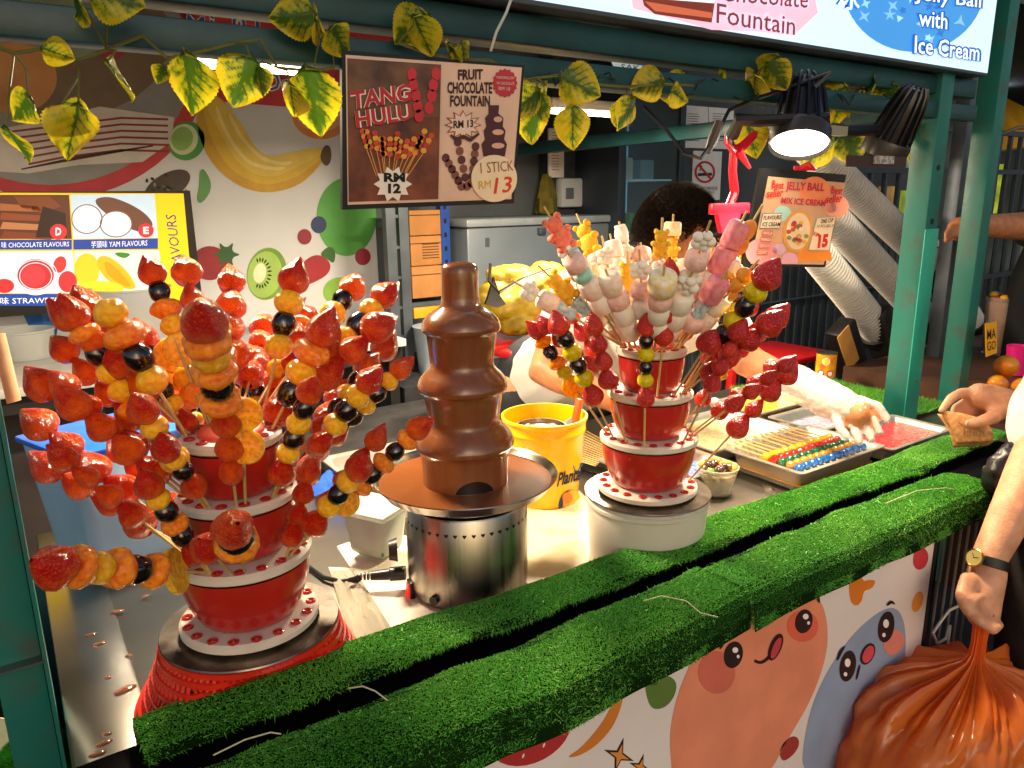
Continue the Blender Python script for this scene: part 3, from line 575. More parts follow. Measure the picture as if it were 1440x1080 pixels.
# jelly skewers lying in the front pan
def beadmesh(n, c): 
    mb = MB().ell((0,0,0), (.0135,.0125,.0125), 14, 8); return mb.mesh('jelly_bead', mat('jelly ' + n, c, .08, coat=.8, sss=.35, ssc=.012, sssr=(1,1,1), trans=.25, bump=.2, bscale=200), 60)
BEADS = [beadmesh('blue', '#0a5fae'), beadmesh('amber', '#b9882c'), beadmesh('green', '#0d5b33'), beadmesh('red', '#c21d16'), beadmesh('yellow', '#e0a81a')]
STICK = MB().tube([(0,0,0), (0,0,1)], .0019, 6).mesh('stick', mat('pale bamboo', '#c9a463', .6, var=.15, vscale=60), 60)
STICKY = mat('yellow stick', '#e4d98a', .5)
for i in range(11):
    x = 1.425 + .0245*i; rt = thing('jelly_skewer', 'short skewer of blue, amber, green, red and yellow jelly beads in the pan', 'jelly skewer', (x, .955, .948), 'jelly skewers in the steel pan')
    rt.rotation_euler = (R_(-86), 0, R_(8 + random.uniform(-2, 2)))
    for k in range(5): inst('jelly_bead', BEADS[k], rt, (0, 0, .004 + .0205*k), (0, 0, random.random()*3), (1.02, 1.02, .92))
    s = inst('stick', STICK, rt, (0, 0, -.012), scale=(1.2, 1.2, .205)); 
for i, (px, py) in enumerate(((1178,590),(1192,600),(1205,597),(1215,606),(1200,586),(1182,602))):
    p = PZ(px, py, .935); o = MB().ell((0,0,0), (.016,.016,.015)).build('jelly_ball', mat('lilac jelly ball', '#b9a8c4', .08, coat=.8, sss=.4, ssc=.01, trans=.3)); o.location = p; tag(o, 'translucent lilac jelly ball resting in the lilac pan', 'jelly ball', 'lilac jelly balls')
for (px, py, h) in ((990, 563, '#c92015'), (1005, 566, '#d8d4cf'), (1019, 571, '#1d7fd0')):
    p = PZ(px, py, .955); o = MB().ell((0,0,0), (.018,.016,.015)).build('jelly_ball', mat('jelly ball ' + h, h, .08, coat=.8, sss=.3, ssc=.01, trans=.2)); o.location = p; tag(o, {'#c92015': 'bright red', '#d8d4cf': 'clear white', '#1d7fd0': 'bright blue'}[h] + ' jelly ball in the row behind the marshmallow tower', 'jelly ball', 'coloured jelly balls in a row')
# dessert cup
cc = PZ(1018, 700, .903) + Vector((.01, .03, 0)); cup = thing('dessert_cup', 'clear plastic cup of mixed jelly topped with chocolate sauce', 'cup', cc)
MB().lathe([(.030, .001), (.033, .004), (.044, .058), (.0465, .060), (.0465, .063), (.043, .0632), (.042, .058), (.032, .006)], cc, 40).build('cup', mat('clear cup', '#e8e2d2', .12, trans=.75, ior=1.2), cup)
MB().lathe([(.001, .008), (.031, .008), (.041, .05), (.001, .052)], cc, 32).build('jelly_filling', mat('cup jelly', '#d8cf9c', .2, col2='#5a5a26', vscale=60, sss=.3, ssc=.02), cup)
for i in range(26):
    a = random.random()*6.28; r = .036*math.sqrt(random.random()); k = ['#5a9a1d', '#c22a1d', '#e2b52c', '#3a1d10', '#6a3a1c', '#3c8a2a'][i % 6]
    if r < .02: k = ['#2d160c', '#3c1d0f', '#c8842c'][i % 3]
    MB().ell(cc + Vector((r*math.cos(a), r*math.sin(a), .056 + .016*(1 - r/.036) + .004*random.random())), (.010, .009, .008), 10, 6).build('topping', mat('topping ' + k, k, .1, coat=.8, sss=.2, ssc=.008), cup)

# yellow bucket
bc = PZ(775, 716, .903) + Vector((.02, .05, 0)); YB = mat('yellow bucket plastic', '#e6b800', .3, var=.06, vscale=10, sss=.1, ssc=.01, coat=.2)
bu = thing('margarine_bucket', 'yellow plastic bucket with blue brand lettering holding steel ladles', 'bucket', bc)
BH = .195
MB().lathe([(.001, .003), (.070, .003), (.072, .006), (.0865, BH-.03), (.0885, BH-.03), (.0885, BH-.026), (.0875, BH-.024), (.090, BH-.008), (.0925, BH-.006), (.0925, BH), (.088, BH), (.085, BH-.02), (.070, .008), (.001, .008)], bc, 56).build('shell', YB, bu)
MB().lathe([(.001, BH-.075), (.079, BH-.075)], bc, 40).build('water', mat('bucket water', '#8a6a10', .1, coat=.5), bu)
def on_bucket(px, py, k=.0):
    d = ray(px, py); o = C0 - bc; r = .0815 + k
    for _ in range(3):
        A = d.x*d.x+d.y*d.y; B = 2*(o.x*d.x+o.y*d.y); Cc = o.x*o.x+o.y*o.y-r*r; t = (-B-math.sqrt(max(0, B*B-4*A*Cc)))/(2*A); p = C0+d*t; r = .072 + .0145*(p.z-bc.z)/(BH-.03) + k
    return p
def wrap(pts, m, name, k): MB().poly([on_bucket(x, y, k*.0006) for x, y in pts]).build(name, m, bu, smooth=0)
wrap(el(800, 708, 14, 19, 20), ink('#273a6b'), 'emblem', 1); wrap(el(804, 704, 12, 15, 20), ink('#e9a912'), 'emblem', 2); wrap(el(798, 700, 7, 8, 0), ink('#c8742a'), 'emblem', 3)
wrap([(806,655),(822,650),(814,662),(818,672),(808,664)], ink('#273a6b'), 'emblem', 1)
vs, fs = text_mesh('Planta', .03); mn = vs.min(0); mx = vs.max(0)
tm = MB(); tm.add([on_bucket(783 + 32*(v[0]-mn[0])/(mx[0]-mn[0]) + 4*(v[1]-mn[1])/(mx[1]-mn[1]), 685 - 10*(v[0]-mn[0])/(mx[0]-mn[0]) - 20*(v[1]-mn[1])/(mx[1]-mn[1]), .0012) for v in vs], fs); tm.build('lettering', ink('#1c1c2c'), bu, smooth=0)
ld = thing('ladle', 'grey steel ladle cup standing in the yellow bucket', 'ladle', bc + Vector((-.02, 0, .05)))
lc = bc + Vector((-.018, -.012, BH-.02)); MB().lathe([(.001, -.05), (.048, -.05), (.052, -.045), (.053, 0), (.0545, .002), (.051, .002), (.049, -.006), (.001, -.008)], lc, 36).build('cup', mat('ladle steel wet', '#77736d', .25, .9, bump=.4, bscale=60), ld)
MB().tube([lc + Vector((.05,-.01,-.01)), lc + Vector((.075, -.01, .004)), lc + Vector((.095,-.012,-.04))], .008, 8, flat=.3).build('handle', PANM, ld)
br = MB().box(bc + Vector((.062, -.03, BH-.012)), (.012, .016, .085), Matrix.Rotation(.25, 3, 'Y'), .003).build('brush_handle', mat('orange handle', '#d8561c', .4), org=bc + Vector((.062, -.03, BH-.012))); tag(br, 'orange handle of a brush in the yellow bucket', 'brush')
# bundle of bare sticks in a dark tray beside the tower
st = thing('stick_bundle', 'bundle of bare bamboo sticks in a dark tray beside the tub', 'sticks', PZ(840, 645, .91))
MB().box(PZ(846, 650, .91), (.11, .13, .02), .3, .004).build('tray', BLACK, st)
for i in range(14): p = PZ(838 + i*2.2, 655 - i*2, .93 + .002*(i % 3)); MB().tube([p, p + Vector((-.05 + .004*i, .12, .012))], .0018, 5).build('stick', mat('pale bamboo', '#c9a463'), st)
# ================= skewers =================
# tower, ring, azimuth, lean from vertical, length above the hole, pieces from the tip down, run of the pieces
SK = [
    ('L',3,150,40,0.2,'SSSS',0.12), ('L',2,168,38,0.17,'SSSS',0.12), ('L',3,90,30,0.22,'SSSS',0.12), ('L',3,28,25,0.2,'SYKY',0.1), ('L',2,50,40,0.22,'SSSS',0.12),
    ('L',3,330,30,0.15,'SOYK',0.1), ('L',1,30,45,0.2,'SSSS',0.12), ('L',2,110,35,0.22,'SKYS',0.11), ('L',3,170,22,0.17,'YOKY',0.09),
    ('L',3,105,31,0.225,'SKOYL',0.118), ('L',3,254,46,0.255,'SOYOKO',0.151), ('L',3,140,31,0.15,'SYKYKYS',0.135), ('L',2,150,25,0.255,'SOKYYO',0.134),
    ('L',2,134,43,0.24,'SSSS',0.118), ('L',2,142,52,0.225,'SSSS',0.13), ('L',1,136,52,0.255,'SSSS',0.143), ('L',1,150,52,0.195,'SSSS',0.126),
    ('L',2,220,28,0.165,'SYKY',0.081), ('L',2,226,34,0.12,'SYKS',0.067), ('L',1,222,28,0.165,'SYKOKS',0.12), ('L',1,222,61,0.24,'SOYOKOL',0.179),
    ('L',3,72,49,0.255,'SSSS',0.147), ('L',3,64,70,0.255,'SSSS',0.22), ('L',3,48,64,0.24,'SOYYKY',0.134), ('L',3,57,82,0.15,'L',0.003),
    ('L',3,34,58,0.285,'SKYK',0.106), ('L',3,14,46,0.15,'SYKS',0.076), ('L',3,14,55,0.255,'SYKYK',0.125), ('L',3,0,55,0.195,'SSS',0.093),
    ('L',2,14,52,0.24,'SSSS',0.134), ('L',2,346,49,0.21,'SYKYKS',0.121), ('L',2,334,40,0.18,'SKYKYS',0.113), ('L',2,297,28,0.165,'SKYKYS',0.123),
    ('L',2,255,22,0.165,'SSSS',0.106), ('L',1,298,22,0.135,'SSSS',0.096), ('L',1,256,55,0.255,'SKO',0.125), ('L',1,328,46,0.225,'SOKOKOL',0.141),
    ('L',2,122,37,0.285,'SSSS',0.13), ('L',3,69,73,0.18,'SO',0.092), ('L',3,8,49,0.12,'SSS',0.096), ('L',2,264,22,0.135,'LL',0.016),
    ('L',1,244,49,0.12,'S',0.049), ('L',3,102,49,0.12,'LYO',0.104), ('L',3,253,19,0.15,'YOYO',0.086), ('R',1,146,34,0.225,'SOKOYL',0.122),
    ('R',1,173,28,0.24,'SKYKYS',0.142), ('R',1,195,25,0.24,'SSSS',0.102), ('R',1,220,7,0.21,'SKYKYS',0.121), ('R',2,236,16,0.225,'SSSS',0.107),
    ('R',2,280,34,0.255,'SYKYK',0.121), ('R',2,288,46,0.195,'SSSS',0.126), ('R',1,276,25,0.225,'SSSS',0.099), ('R',1,320,49,0.18,'SSSS',0.113),
    ('R',0,328,40,0.255,'SSSS',0.125), ('R',2,263,37,0.135,'S',0.0), ('R',2,310,46,0.195,'SSSS',0.116), ('R',3,160,31,0.225,'abcd',0.153),
    ('R',3,92,34,0.21,'ecdb',0.135), ('R',3,158,58,0.195,'fdg',0.119), ('R',3,154,46,0.15,'egd',0.112), ('R',3,142,25,0.135,'hgdgcg',0.135),
    ('R',3,68,31,0.21,'ifcj',0.1), ('R',3,180,4,0.12,'ejjcg',0.12), ('R',3,18,4,0.195,'hej',0.056), ('R',3,232,10,0.18,'efffgf',0.149),
    ('R',3,248,34,0.225,'fcff',0.126), ('R',3,286,25,0.21,'kkjcj',0.153), ('R',3,290,28,0.21,'ldj',0.139), ('R',3,270,37,0.135,'kgc',0.117),
    ('R',3,286,40,0.15,'mjd',0.089), ('R',3,198,37,0.15,'dcjd',0.107), ('R',3,246,37,0.15,'fjdc',0.104), ('R',3,350,34,0.165,'jcfd',0.131),
    ('R',3,214,22,0.15,'fcj',0.102), ('R',3,188,43,0.21,'cbdj',0.128)]
rx_ = random.Random(5)
for az_, ring_ in ((5, 2), (22, 1), (40, 2), (62, 2), (85, 1), (100, 2), (122, 1), (155, 2), (160, 1), (345, 1), (318, 2), (305, 1)):
    SK.append(('L', ring_, az_, rx_.choice((32, 40, 46, 52)), rx_.uniform(.16, .2), rx_.choice(('SSSS', 'SYKYS', 'SOYKS', 'SSSS', 'SKYKS')), .105))
for az_, ring_ in ((300, 1), (312, 2), (335, 2), (350, 1), (15, 2), (130, 2), (150, 2)):
    SK.append(('R', ring_, az_, rx_.choice((32, 40, 46)), rx_.uniform(.17, .21), rx_.choice(('SSSS', 'SKYKS', 'SSSS')), .105))
for az_ in (20, 55, 85, 115, 160, 230, 275, 310, 345):
    SK.append(('R', 3, az_, rx_.choice((14, 22, 32, 40)), rx_.uniform(.14, .2), rx_.choice(('fcdj', 'jdcf', 'cgdj', 'dkfc', 'hcjd')), .10))
def straw_mesh(name, m, seed, fat=1.):
    r = random.Random(seed); n, k = 22, 16; mb = MB(); vs = []
    for i in range(k+1):
        t = i/k; z = -.5 + t                                   # -.5 shoulder, +.5 tip
        rad = .47*fat*math.sin(math.pi*min(1, (t*.92+.04))**.72)**.9 * (1 - .18*t)
        for j in range(n):
            a = 2*math.pi*j/n; w = 1 + .05*math.sin(3*a+seed) + .03*math.sin(5*a+2*seed+4*t) + .012*r.uniform(-1, 1)
            vs.append((rad*w*math.cos(a), rad*w*math.sin(a), z))
    fs = [(i*n+j, i*n+(j+1)%n, (i+1)*n+(j+1)%n, (i+1)*n+j) for i in range(k) for j in range(n)]
    mb.add(vs, fs); return mb.mesh(name, m, 80)
def berry_mat(name, dark, light, seedc, candied, sscale=9.):
    m = bpy.data.materials.new(name); m.use_nodes = True; nt = m.node_tree; N = nt.nodes; L = nt.links; b = N['Principled BSDF']
    tc = N.new('ShaderNodeTexCoord').outputs['Object']; oi = N.new('ShaderNodeObjectInfo')
    sp = N.new('ShaderNodeSeparateXYZ'); L.new(tc, sp.inputs[0])
    nz = N.new('ShaderNodeTexNoise'); nz.inputs['Scale'].default_value = 3.; nz.inputs['Detail'].default_value = 4; L.new(tc, nz.inputs['Vector'])
    ad = N.new('ShaderNodeMath'); ad.operation = 'MULTIPLY_ADD'; L.new(sp.outputs[2], ad.inputs[0]); ad.inputs[1].default_value = .55; L.new(nz.outputs[0], ad.inputs[2])
    ad2 = N.new('ShaderNodeMath'); ad2.operation = 'MULTIPLY_ADD'; L.new(oi.outputs['Random'], ad2.inputs[0]); ad2.inputs[1].default_value = .35; L.new(ad.outputs[0], ad2.inputs[2])
    rp = N.new('ShaderNodeValToRGB'); rp.color_ramp.elements[0].position = .25; rp.color_ramp.elements[1].position = .85
    rp.color_ramp.elements[0].color = (*hx(light), 1); rp.color_ramp.elements[1].color = (*hx(dark), 1); L.new(ad2.outputs[0], rp.inputs[0])
    vo = N.new('ShaderNodeTexVoronoi'); vo.inputs['Scale'].default_value = sscale; L.new(tc, vo.inputs['Vector'])
    sr = N.new('ShaderNodeValToRGB'); sr.color_ramp.elements[0].position = .10; sr.color_ramp.elements[0].color = (1,1,1,1); sr.color_ramp.elements[1].position = .2; sr.color_ramp.elements[1].color = (0,0,0,1); L.new(vo.outputs['Distance'], sr.inputs[0])
    mx = N.new('ShaderNodeMix'); mx.data_type = 'RGBA'; L.new(sr.outputs[0], mx.inputs[0]); L.new(rp.outputs[0], mx.inputs[6]); mx.inputs[7].default_value = (*hx(seedc), 1)
    L.new(mx.outputs[2], b.inputs['Base Color'])
    bp = N.new('ShaderNodeBump'); bp.inputs['Strength'].default_value = .3 if candied else .28; bp.inputs['Distance'].default_value = .05; L.new(vo.outputs['Distance'], bp.inputs['Height']); L.new(bp.outputs[0], b.inputs['Normal'])
    b.inputs['Subsurface Weight'].default_value = .18; b.inputs['Subsurface Radius'].default_value = (1, .35, .15); b.inputs['Subsurface Scale'].default_value = .012
    b.inputs['Roughness'].default_value = .3; b.inputs['Specular IOR Level'].default_value = .15 if candied else .4
    if candied:
        b.inputs['Coat Weight'].default_value = 1.; b.inputs['Coat Roughness'].default_value = .03; b.inputs['Coat IOR'].default_value = 1.5
        b.inputs['Coat Tint'].default_value = (1, .78, .5, 1)
        n2 = N.new('ShaderNodeTexNoise'); n2.inputs['Scale'].default_value = 13.; n2.inputs['Detail'].default_value = 3; n2.inputs['Roughness'].default_value = .6; L.new(tc, n2.inputs['Vector'])
        b2 = N.new('ShaderNodeBump'); b2.inputs['Strength'].default_value = .7; b2.inputs['Distance'].default_value = .08; L.new(n2.outputs[0], b2.inputs['Height']); L.new(b2.outputs[0], b.inputs['Coat Normal'])
    tr = N.new('ShaderNodeBsdfTranslucent'); L.new(mx.outputs[2], tr.inputs[0]); ms = N.new('ShaderNodeMixShader'); ms.inputs[0].default_value = .24 if candied else .08
    L.new(b.outputs[0], ms.inputs[1]); L.new(tr.outputs[0], ms.inputs[2]); L.new(ms.outputs[0], N['Material Output'].inputs[0])
    return m
def round_mat(name, c1, c2, candied, ss=.4, vs_=5.):
    m = mat(name, c1, .2, col2=c2, vscale=vs_, sss=ss, ssc=.012, sssr=(1, .6, .25), coat=1. if candied else .25, bump=0, spec=.15)
    if candied:
        N = m.node_tree.nodes; L = m.node_tree.links; b = N['Principled BSDF']; tc = N.new('ShaderNodeTexCoord').outputs['Object']
        n2 = N.new('ShaderNodeTexNoise'); n2.inputs['Scale'].default_value = 6.; n2.inputs['Detail'].default_value = 4; L.new(tc, n2.inputs['Vector'])
        b2 = N.new('ShaderNodeBump'); b2.inputs['Strength'].default_value = .5; b2.inputs['Distance'].default_value = .1; L.new(n2.outputs[0], b2.inputs['Height']); L.new(b2.outputs[0], b.inputs['Coat Normal'])
    return m
CS = berry_mat('candied strawberry', '#c21604', '#fb7a0a', '#f2902a', True, 15.); FS = berry_mat('fresh strawberry', '#b01220', '#de3c20', '#e6ae50', False, 14.)
SM = {'L': [straw_mesh('candied_strawberry', CS, s, f) for s, f in ((1, 1.), (2, 1.12), (3, .94), (4, 1.05))], 'R': [straw_mesh('strawberry', FS, s, f) for s, f in ((5, 1.), (6, 1.1), (7, .92))]}
def ball(name, m, sx, sz, lump=0.): 
    mb = MB().ell((0,0,0), (.5*sx, .5*sx, .5*sz), 20, 12)
    if lump: mb.v = [tuple(np.array(p) * (1 + lump*math.sin(9*p[0]+5*p[1]) * math.cos(7*p[2]+4*p[1]))) for p in mb.v]
    return mb.mesh(name, m, 80)
GR = {}
for key, cd in (('L', True), ('R', False)):
    t_ = 'candied ' if cd else 'fresh '
    GR[key] = {'Y': ball('yellow_grape', round_mat(t_ + 'yellow grape', '#e89a00' if cd else '#c0aa0c', '#ffc40a' if cd else '#dcc81c', cd), 1.06, 1.05, .03),
               'K': ball('black_grape', mat(t_ + 'black grape', '#120509', .18, coat=1., var=.4, vscale=4), 1.0, 1.1, .03),
               'O': ball('orange_piece', round_mat(t_ + 'orange piece', '#e86400', '#ff9a0a', cd), 1.2, .95, .08)}
    # citrus slice: disc whose face looks along local y, rind ring raised
    sl = MB(); M_ = Matrix.Rotation(R_(90), 3, 'X'); sl.lathe([(.001, -.07), (.46, -.07), (.5, -.05), (.5, .05), (.46, .07), (.42, .055), (.001, .06)], (0,0,0), 28, M_)
    GR[key]['L'] = sl.mesh('citrus_slice', round_mat(t_ + 'citrus slice', '#dd9208', '#ffc82a', cd, .5, 9.), 40)
SZ = {'S': (.043, .038), 'Y': (.031, .024), 'K': (.029, .026), 'O': (.032, .023), 'L': (.048, .044)}
# marshmallows and soft candy: (mesh, diameter, length)
def mm(name, c, c2=None): return mat('marshmallow ' + name, c, .75, col2=c2, vscale=5., sss=.35, ssc=.01, sssr=(1, .75, .6), bump=.12, bscale=40)
def rod(name, m, r=.5, h=1., twist=0): 
    mb = MB(); pr = [(.001, -h/2), (r*.8, -h/2), (r, -h*.4), (r*1.02, 0), (r, h*.4), (r*.8, h/2), (.001, h/2)]
    if twist: pr = [(.001, -h/2)] + [(r*.9, -h/2 + h*i/10) for i in range(11)] + [(.001, h/2)]
    mb.lathe(pr, (0,0,0), 24, wob=(lambda a, z: 1 + .16*math.sin(4*a + z*7)) if twist else None); return mb.mesh(name, m, 60)
def figure(name, m, blobs):
    mb = MB()
    for (x, z, rx, rz) in blobs: mb.ell((x, 0, z), (rx, .2, rz), 16, 10)
    return mb.mesh(name, m, 80)
bear = [(0, .28, .27, .24), (-.22, .47, .1, .1), (.22, .47, .1, .1), (0, -.12, .33, .34), (-.3, .02, .13, .1), (.3, .02, .13, .1), (-.2, -.42, .15, .12), (.2, -.42, .15, .12)]
man = [(0, .33, .28, .24), (0, -.05, .25, .25), (-.3, .05, .16, .1), (.3, .05, .16, .1), (-.17, -.36, .13, .17), (.17, -.36, .13, .17)]
flower = [(.26*math.cos(R_(72*i)), .26*math.sin(R_(72*i)), .2, .2) for i in range(5)] + [(0, 0, .2, .2)]
MMS = {'a': (figure('gummy_bear', mm('coral', '#e2604a', '#ef8a6a'), bear), .042, .046), 'b': (rod('soft_sweet', mm('mint', '#9fd0c0'), .5, .8), .026, .018),
       'c': (rod('marshmallow', mm('pink', '#eab0a0', '#f2cdbc'), .5, .9), .030, .024), 'd': (rod('marshmallow', mm('peach white', '#eccdb4', '#f4e2cf'), .48, 1.), .030, .028),
       'e': (figure('gummy_bear', mm('yellow', '#e0a010', '#efc030'), bear), .046, .050), 'f': (figure('flower_marshmallow', mm('white', '#efe4d2'), flower), .036, .032),
       'g': (rod('twist_marshmallow', mm('pale blue twist', '#8fbcc4', '#d9d4cc'), .48, 1.1, 1), .022, .026), 'h': (rod('marshmallow', mm('white lemon', '#efe6d8', '#f0d27a'), .5, .9), .038, .034),
       'i': (rod('twist_marshmallow', mm('white twist', '#f1e6d4'), .48, 1.1, 1), .024, .026), 'j': (rod('marshmallow', mm('white', '#efe4d2'), .48, 1.), .030, .028),
       'k': (rod('pink_sweet', mm('rose', '#d9707c', '#e79a98'), .46, 1.), .032, .036), 'l': (figure('orange_sweet', mm('orange', '#e0812a', '#eda048'), [(0, .2, .26, .28), (0, -.2, .3, .28)]), .040, .052),
       'm': (figure('gingerbread_sweet', mm('amber', '#e8a02a', '#f0b848'), man), .044, .048)}
WORD = {'S': 'strawberry', 'Y': 'yellow grape', 'K': 'black grape', 'O': 'orange', 'L': 'citrus slice', 'a': 'coral gummy bear', 'b': 'mint sweet', 'c': 'pink', 'd': 'peach', 'e': 'yellow gummy bear', 'f': 'white flower', 'g': 'blue twist', 'h': 'lemon white', 'i': 'white twist', 'j': 'white', 'k': 'rose', 'l': 'orange sweet', 'm': 'amber gingerbread'}
NUMW = {0: 'base', 1: 'bottom', 2: 'middle', 3: 'top'}
def pat_words(pat):
    if len(set(pat)) == 1: return ('%s strawberries' % {1: 'one', 2: 'two', 3: 'three', 4: 'four'}[len(pat)]).replace('one strawberries', 'a single strawberry') if pat[0] == 'S' else ('a citrus slice' if len(pat) == 1 else 'two citrus slices')
    return ', '.join(WORD[c] for c in pat[:3])
for key, ring, az, al, Ls, pat, run in SK:
    c = TOW[key]; r, dz = RINGS[ring]; az = R_(az); al = R_(al); cand = key == 'L' and pat[0] in 'SYKOL'; marsh = pat[0].islower()
    d = Vector((math.sin(al)*math.cos(az), math.sin(al)*math.sin(az), math.cos(al))); hole = c + Vector((r*math.cos(az), r*math.sin(az), dz))
    sec = int(((math.degrees(az) + 45) % 360) // 90)
    tow = (['the fountain', 'the banner', 'the end post', 'the turf'] if key == 'L' else ['the pans', 'the vendor', 'the fountain', 'the turf'])[sec]; lean = 'leaning towards ' + tow if al > R_(12) else 'standing almost upright'
    if cand: lab = 'glazed skewer: %s, %s tier, %s' % (pat_words(pat), NUMW[ring], lean); grp = 'glazed fruit skewers on the basket tower'
    elif marsh: lab = 'marshmallow skewer: %s, %s' % (pat_words(pat), lean); grp = 'marshmallow skewers on the tub tower'
    else: lab = 'fresh skewer: %s, %s tier, %s' % (pat_words(pat), NUMW[ring], lean); grp = 'fresh fruit skewers on the tub tower'
    rt = thing('marshmallow_skewer' if marsh else 'fruit_skewer', lab, 'skewer', hole, grp)
    rt.rotation_euler = d.to_track_quat('Z', 'Y').to_euler()
    z = Ls; sizes = [(MMS[ch][1], MMS[ch][2]) if marsh else SZ[ch] for ch in pat]
    nat = sum(s[1] for s in sizes) - .5*sizes[0][1] - .5*sizes[-1][1]
    k = max(.82, min(1.22, (run / nat) if (nat > 0 and run > .02) else 1.))
    inst('stick', STICK, rt, (0, 0, -.012), scale=(1, 1, Ls + .012 + sizes[0][1]*k*(.5 if not marsh else .9)))
    if cand and len(pat) > 3 and random.random() < .4: inst('stick', STICK, rt, (.004, 0, -.012), scale=(1, 1, Ls))
    for i, ch in enumerate(pat):
        if i: z -= (sizes[i-1][1] + sizes[i][1]) * .5 * k
        if z < .012: break
        kk = k * random.uniform(.90, 1.02)
        if marsh:
            me, dm, ln = MMS[ch]; q = rt.rotation_euler.to_quaternion().inverted() @ (C0 - hole); face = math.atan2(q.y, q.x) + math.pi/2 + random.uniform(-.4, .4)
            inst(me.name.split('.')[0], me, rt, (0, 0, z), (0, 0, face), (dm*kk, dm*kk, ln*kk*1.02))
        elif ch == 'S':
            me = random.choice(SM[key]); big = 1.12 if (i == 0 or i == len(pat)-1) else 1.
            inst(me.name.split('.')[0], me, rt, (0, 0, z), (random.uniform(-.18, .18), random.uniform(-.18, .18), random.random()*6.28), (.0365*kk*big, .0365*kk*big, .041*kk*big))
        else:
            me = GR[key][ch]; dm, ln = SZ[ch]; q = rt.rotation_euler.to_quaternion().inverted() @ (C0 - hole); face = math.atan2(q.y, q.x) + math.pi/2 + random.uniform(-.5, .5)
            inst(me.name.split('.')[0], me, rt, (0, 0, z), (random.uniform(-.15, .15), random.uniform(-.15, .15), face if ch == 'L' else random.random()*6.28), (dm*kk, dm*kk, dm*kk if ch == 'L' else ln*1.18*kk))
# ================= behind the counter =================
BN = YP(3.35); 
bn = thing('fruit_banner', 'large pale printed banner of bananas, lime, kiwi and berries on the back wall', 'banner', (.4, 3.35, 1.0))
BNM = mat('banner vinyl', '#cfd4d9', .5, var=.06, vscale=3, bump=.04, bscale=6)
MB().b2((-1.0, 3.3505, .85), (1.505, 3.358, 2.35)).build('sheet', BNM, bn)
def bp(pts, h, name, k=1): return pp(BN, sm(pts) if len(pts) < 20 and name != 'header_print' and 'napkin' not in name else pts, ink(h), bn, name, k)
bp([(250,-20),(560,10),(530,158),(477,156),(272,140)], '#c9424c', 'header_print'); 
for i, (q, w_) in enumerate(zip('MiniDesserts'[:4], (26, 8, 20, 8))):
    x = 262 + i*32; ptext(BN, q, (x, 45), (x+w_, 48), (x, 20), ink('#dfe6f2'), bn, 2, .06); ptext(BN, q, (x+1, 44), (x+w_-1, 47), (x+1, 21), ink('#3f5fae'), bn, 3, .0)
ptext(BN, 'Dessert', (372, 128), (470, 136), (372, 100), ink('#dfe6f2'), bn, 2, .06); ptext(BN, 'Dessert', (373, 127), (469, 135), (373, 101), ink('#3f5fae'), bn, 3, .0)
bp(el(75, 95, 215, 185, 0, 60), '#c13c46', 'red_ring_print', 1); bp(el(70, 90, 200, 170, 0, 60), '#8d8f90', 'plate_print', 2)
bp(el(90, 55, 150, 110, 0, 40), '#7a6a58', 'bowl_print', 3); bp(el(60, 20, 130, 70, 0, 40), '#8a9a86', 'bowl_rim_print', 4); bp(el(20, 110, 60, 50, 0), '#c9905a', 'dish_print', 5); bp(el(160, 40, 30, 45, 10), '#a5404a', 'berry_print', 5)
cloth = [(-20,185),(60,170),(140,150),(245,165),(240,200),(200,228),(110,232),(40,244),(-20,240)]; bp(cloth, '#d2cdc8', 'napkin_print', 6)
for i in range(6):
    y0 = 178 + i*9; bp(stroke([(10 + i*6, y0+8), (90, y0 - 2), (170, y0-12), (236, y0-10)], 3), '#8e3a40', 'napkin_stripe_print', 7)
bp(stroke([(30,238),(110,222),(215,205)], [2, 5, 2]), '#4a2c28', 'napkin_edge_print', 7)
for w_, h, k, off in ((58, '#caa036', 3, 0), (44, '#d8b53f', 4, 10), (34, '#e0c45a', 5, 22)):
    pts = [(296-off*.2,135),(300+off,175),(325+off,222),(365+off*.6,248-off*.5),(410,246-off*.9),(440,228-off*.6),(456,212)]; bp(stroke(pts, [w_*.55, w_*.95, w_, w_*.92, w_*.7, w_*.4, 10]), h, 'banana_print', k)
for q_ in ((304,150,318,200,350,228,400,236), (322,160,338,200,368,222,410,228)): bp(stroke(arc((q_[0],q_[1]),(q_[2],q_[3]),(q_[4],q_[5])) + arc((q_[4],q_[5]),(q_[4]+25,q_[5]+12),(q_[6],q_[7]))[1:], [2]+[5]*19+[2]), '#ead88a', 'banana_highlight_print', 6)
bp([(448,222),(456,203),(465,206),(466,226),(458,236)], '#5c4a35', 'banana_tip_print', 6)
bp(el(262, 198, 26, 28, 20), '#4f9a4c', 'lime_print', 3); bp(el(258, 196, 20, 22, 20), '#cfdcae', 'lime_flesh_print', 4); bp(el(256, 195, 15, 17, 20), '#93bf6a', 'lime_pulp_print', 5)
bp(el(452, 160, 42, 36, 0), '#d98a5a', 'orange_print', 2); bp(el(450, 158, 34, 28, 0), '#e6b48a', 'orange_flesh_print', 3)
bp(el(487, 305, 42, 55, 0, 40), '#57a54e', 'green_apple_print', 2); bp(el(448, 316, 11, 12), '#2c3d66', 'blueberry_print', 3); bp(el(428, 333, 10, 11), '#8e2a38', 'cranberry_print', 3); bp(el(510, 361, 11, 12), '#9a3040', 'cranberry_print', 3)
bp(el(375, 385, 28, 37, 10), '#6f9a38', 'kiwi_print', 3); bp(el(372, 386, 24, 33, 10), '#9dc25c', 'kiwi_flesh_print', 4); bp(el(365, 384, 9, 14, 10), '#e3e6bf', 'kiwi_core_print', 5)
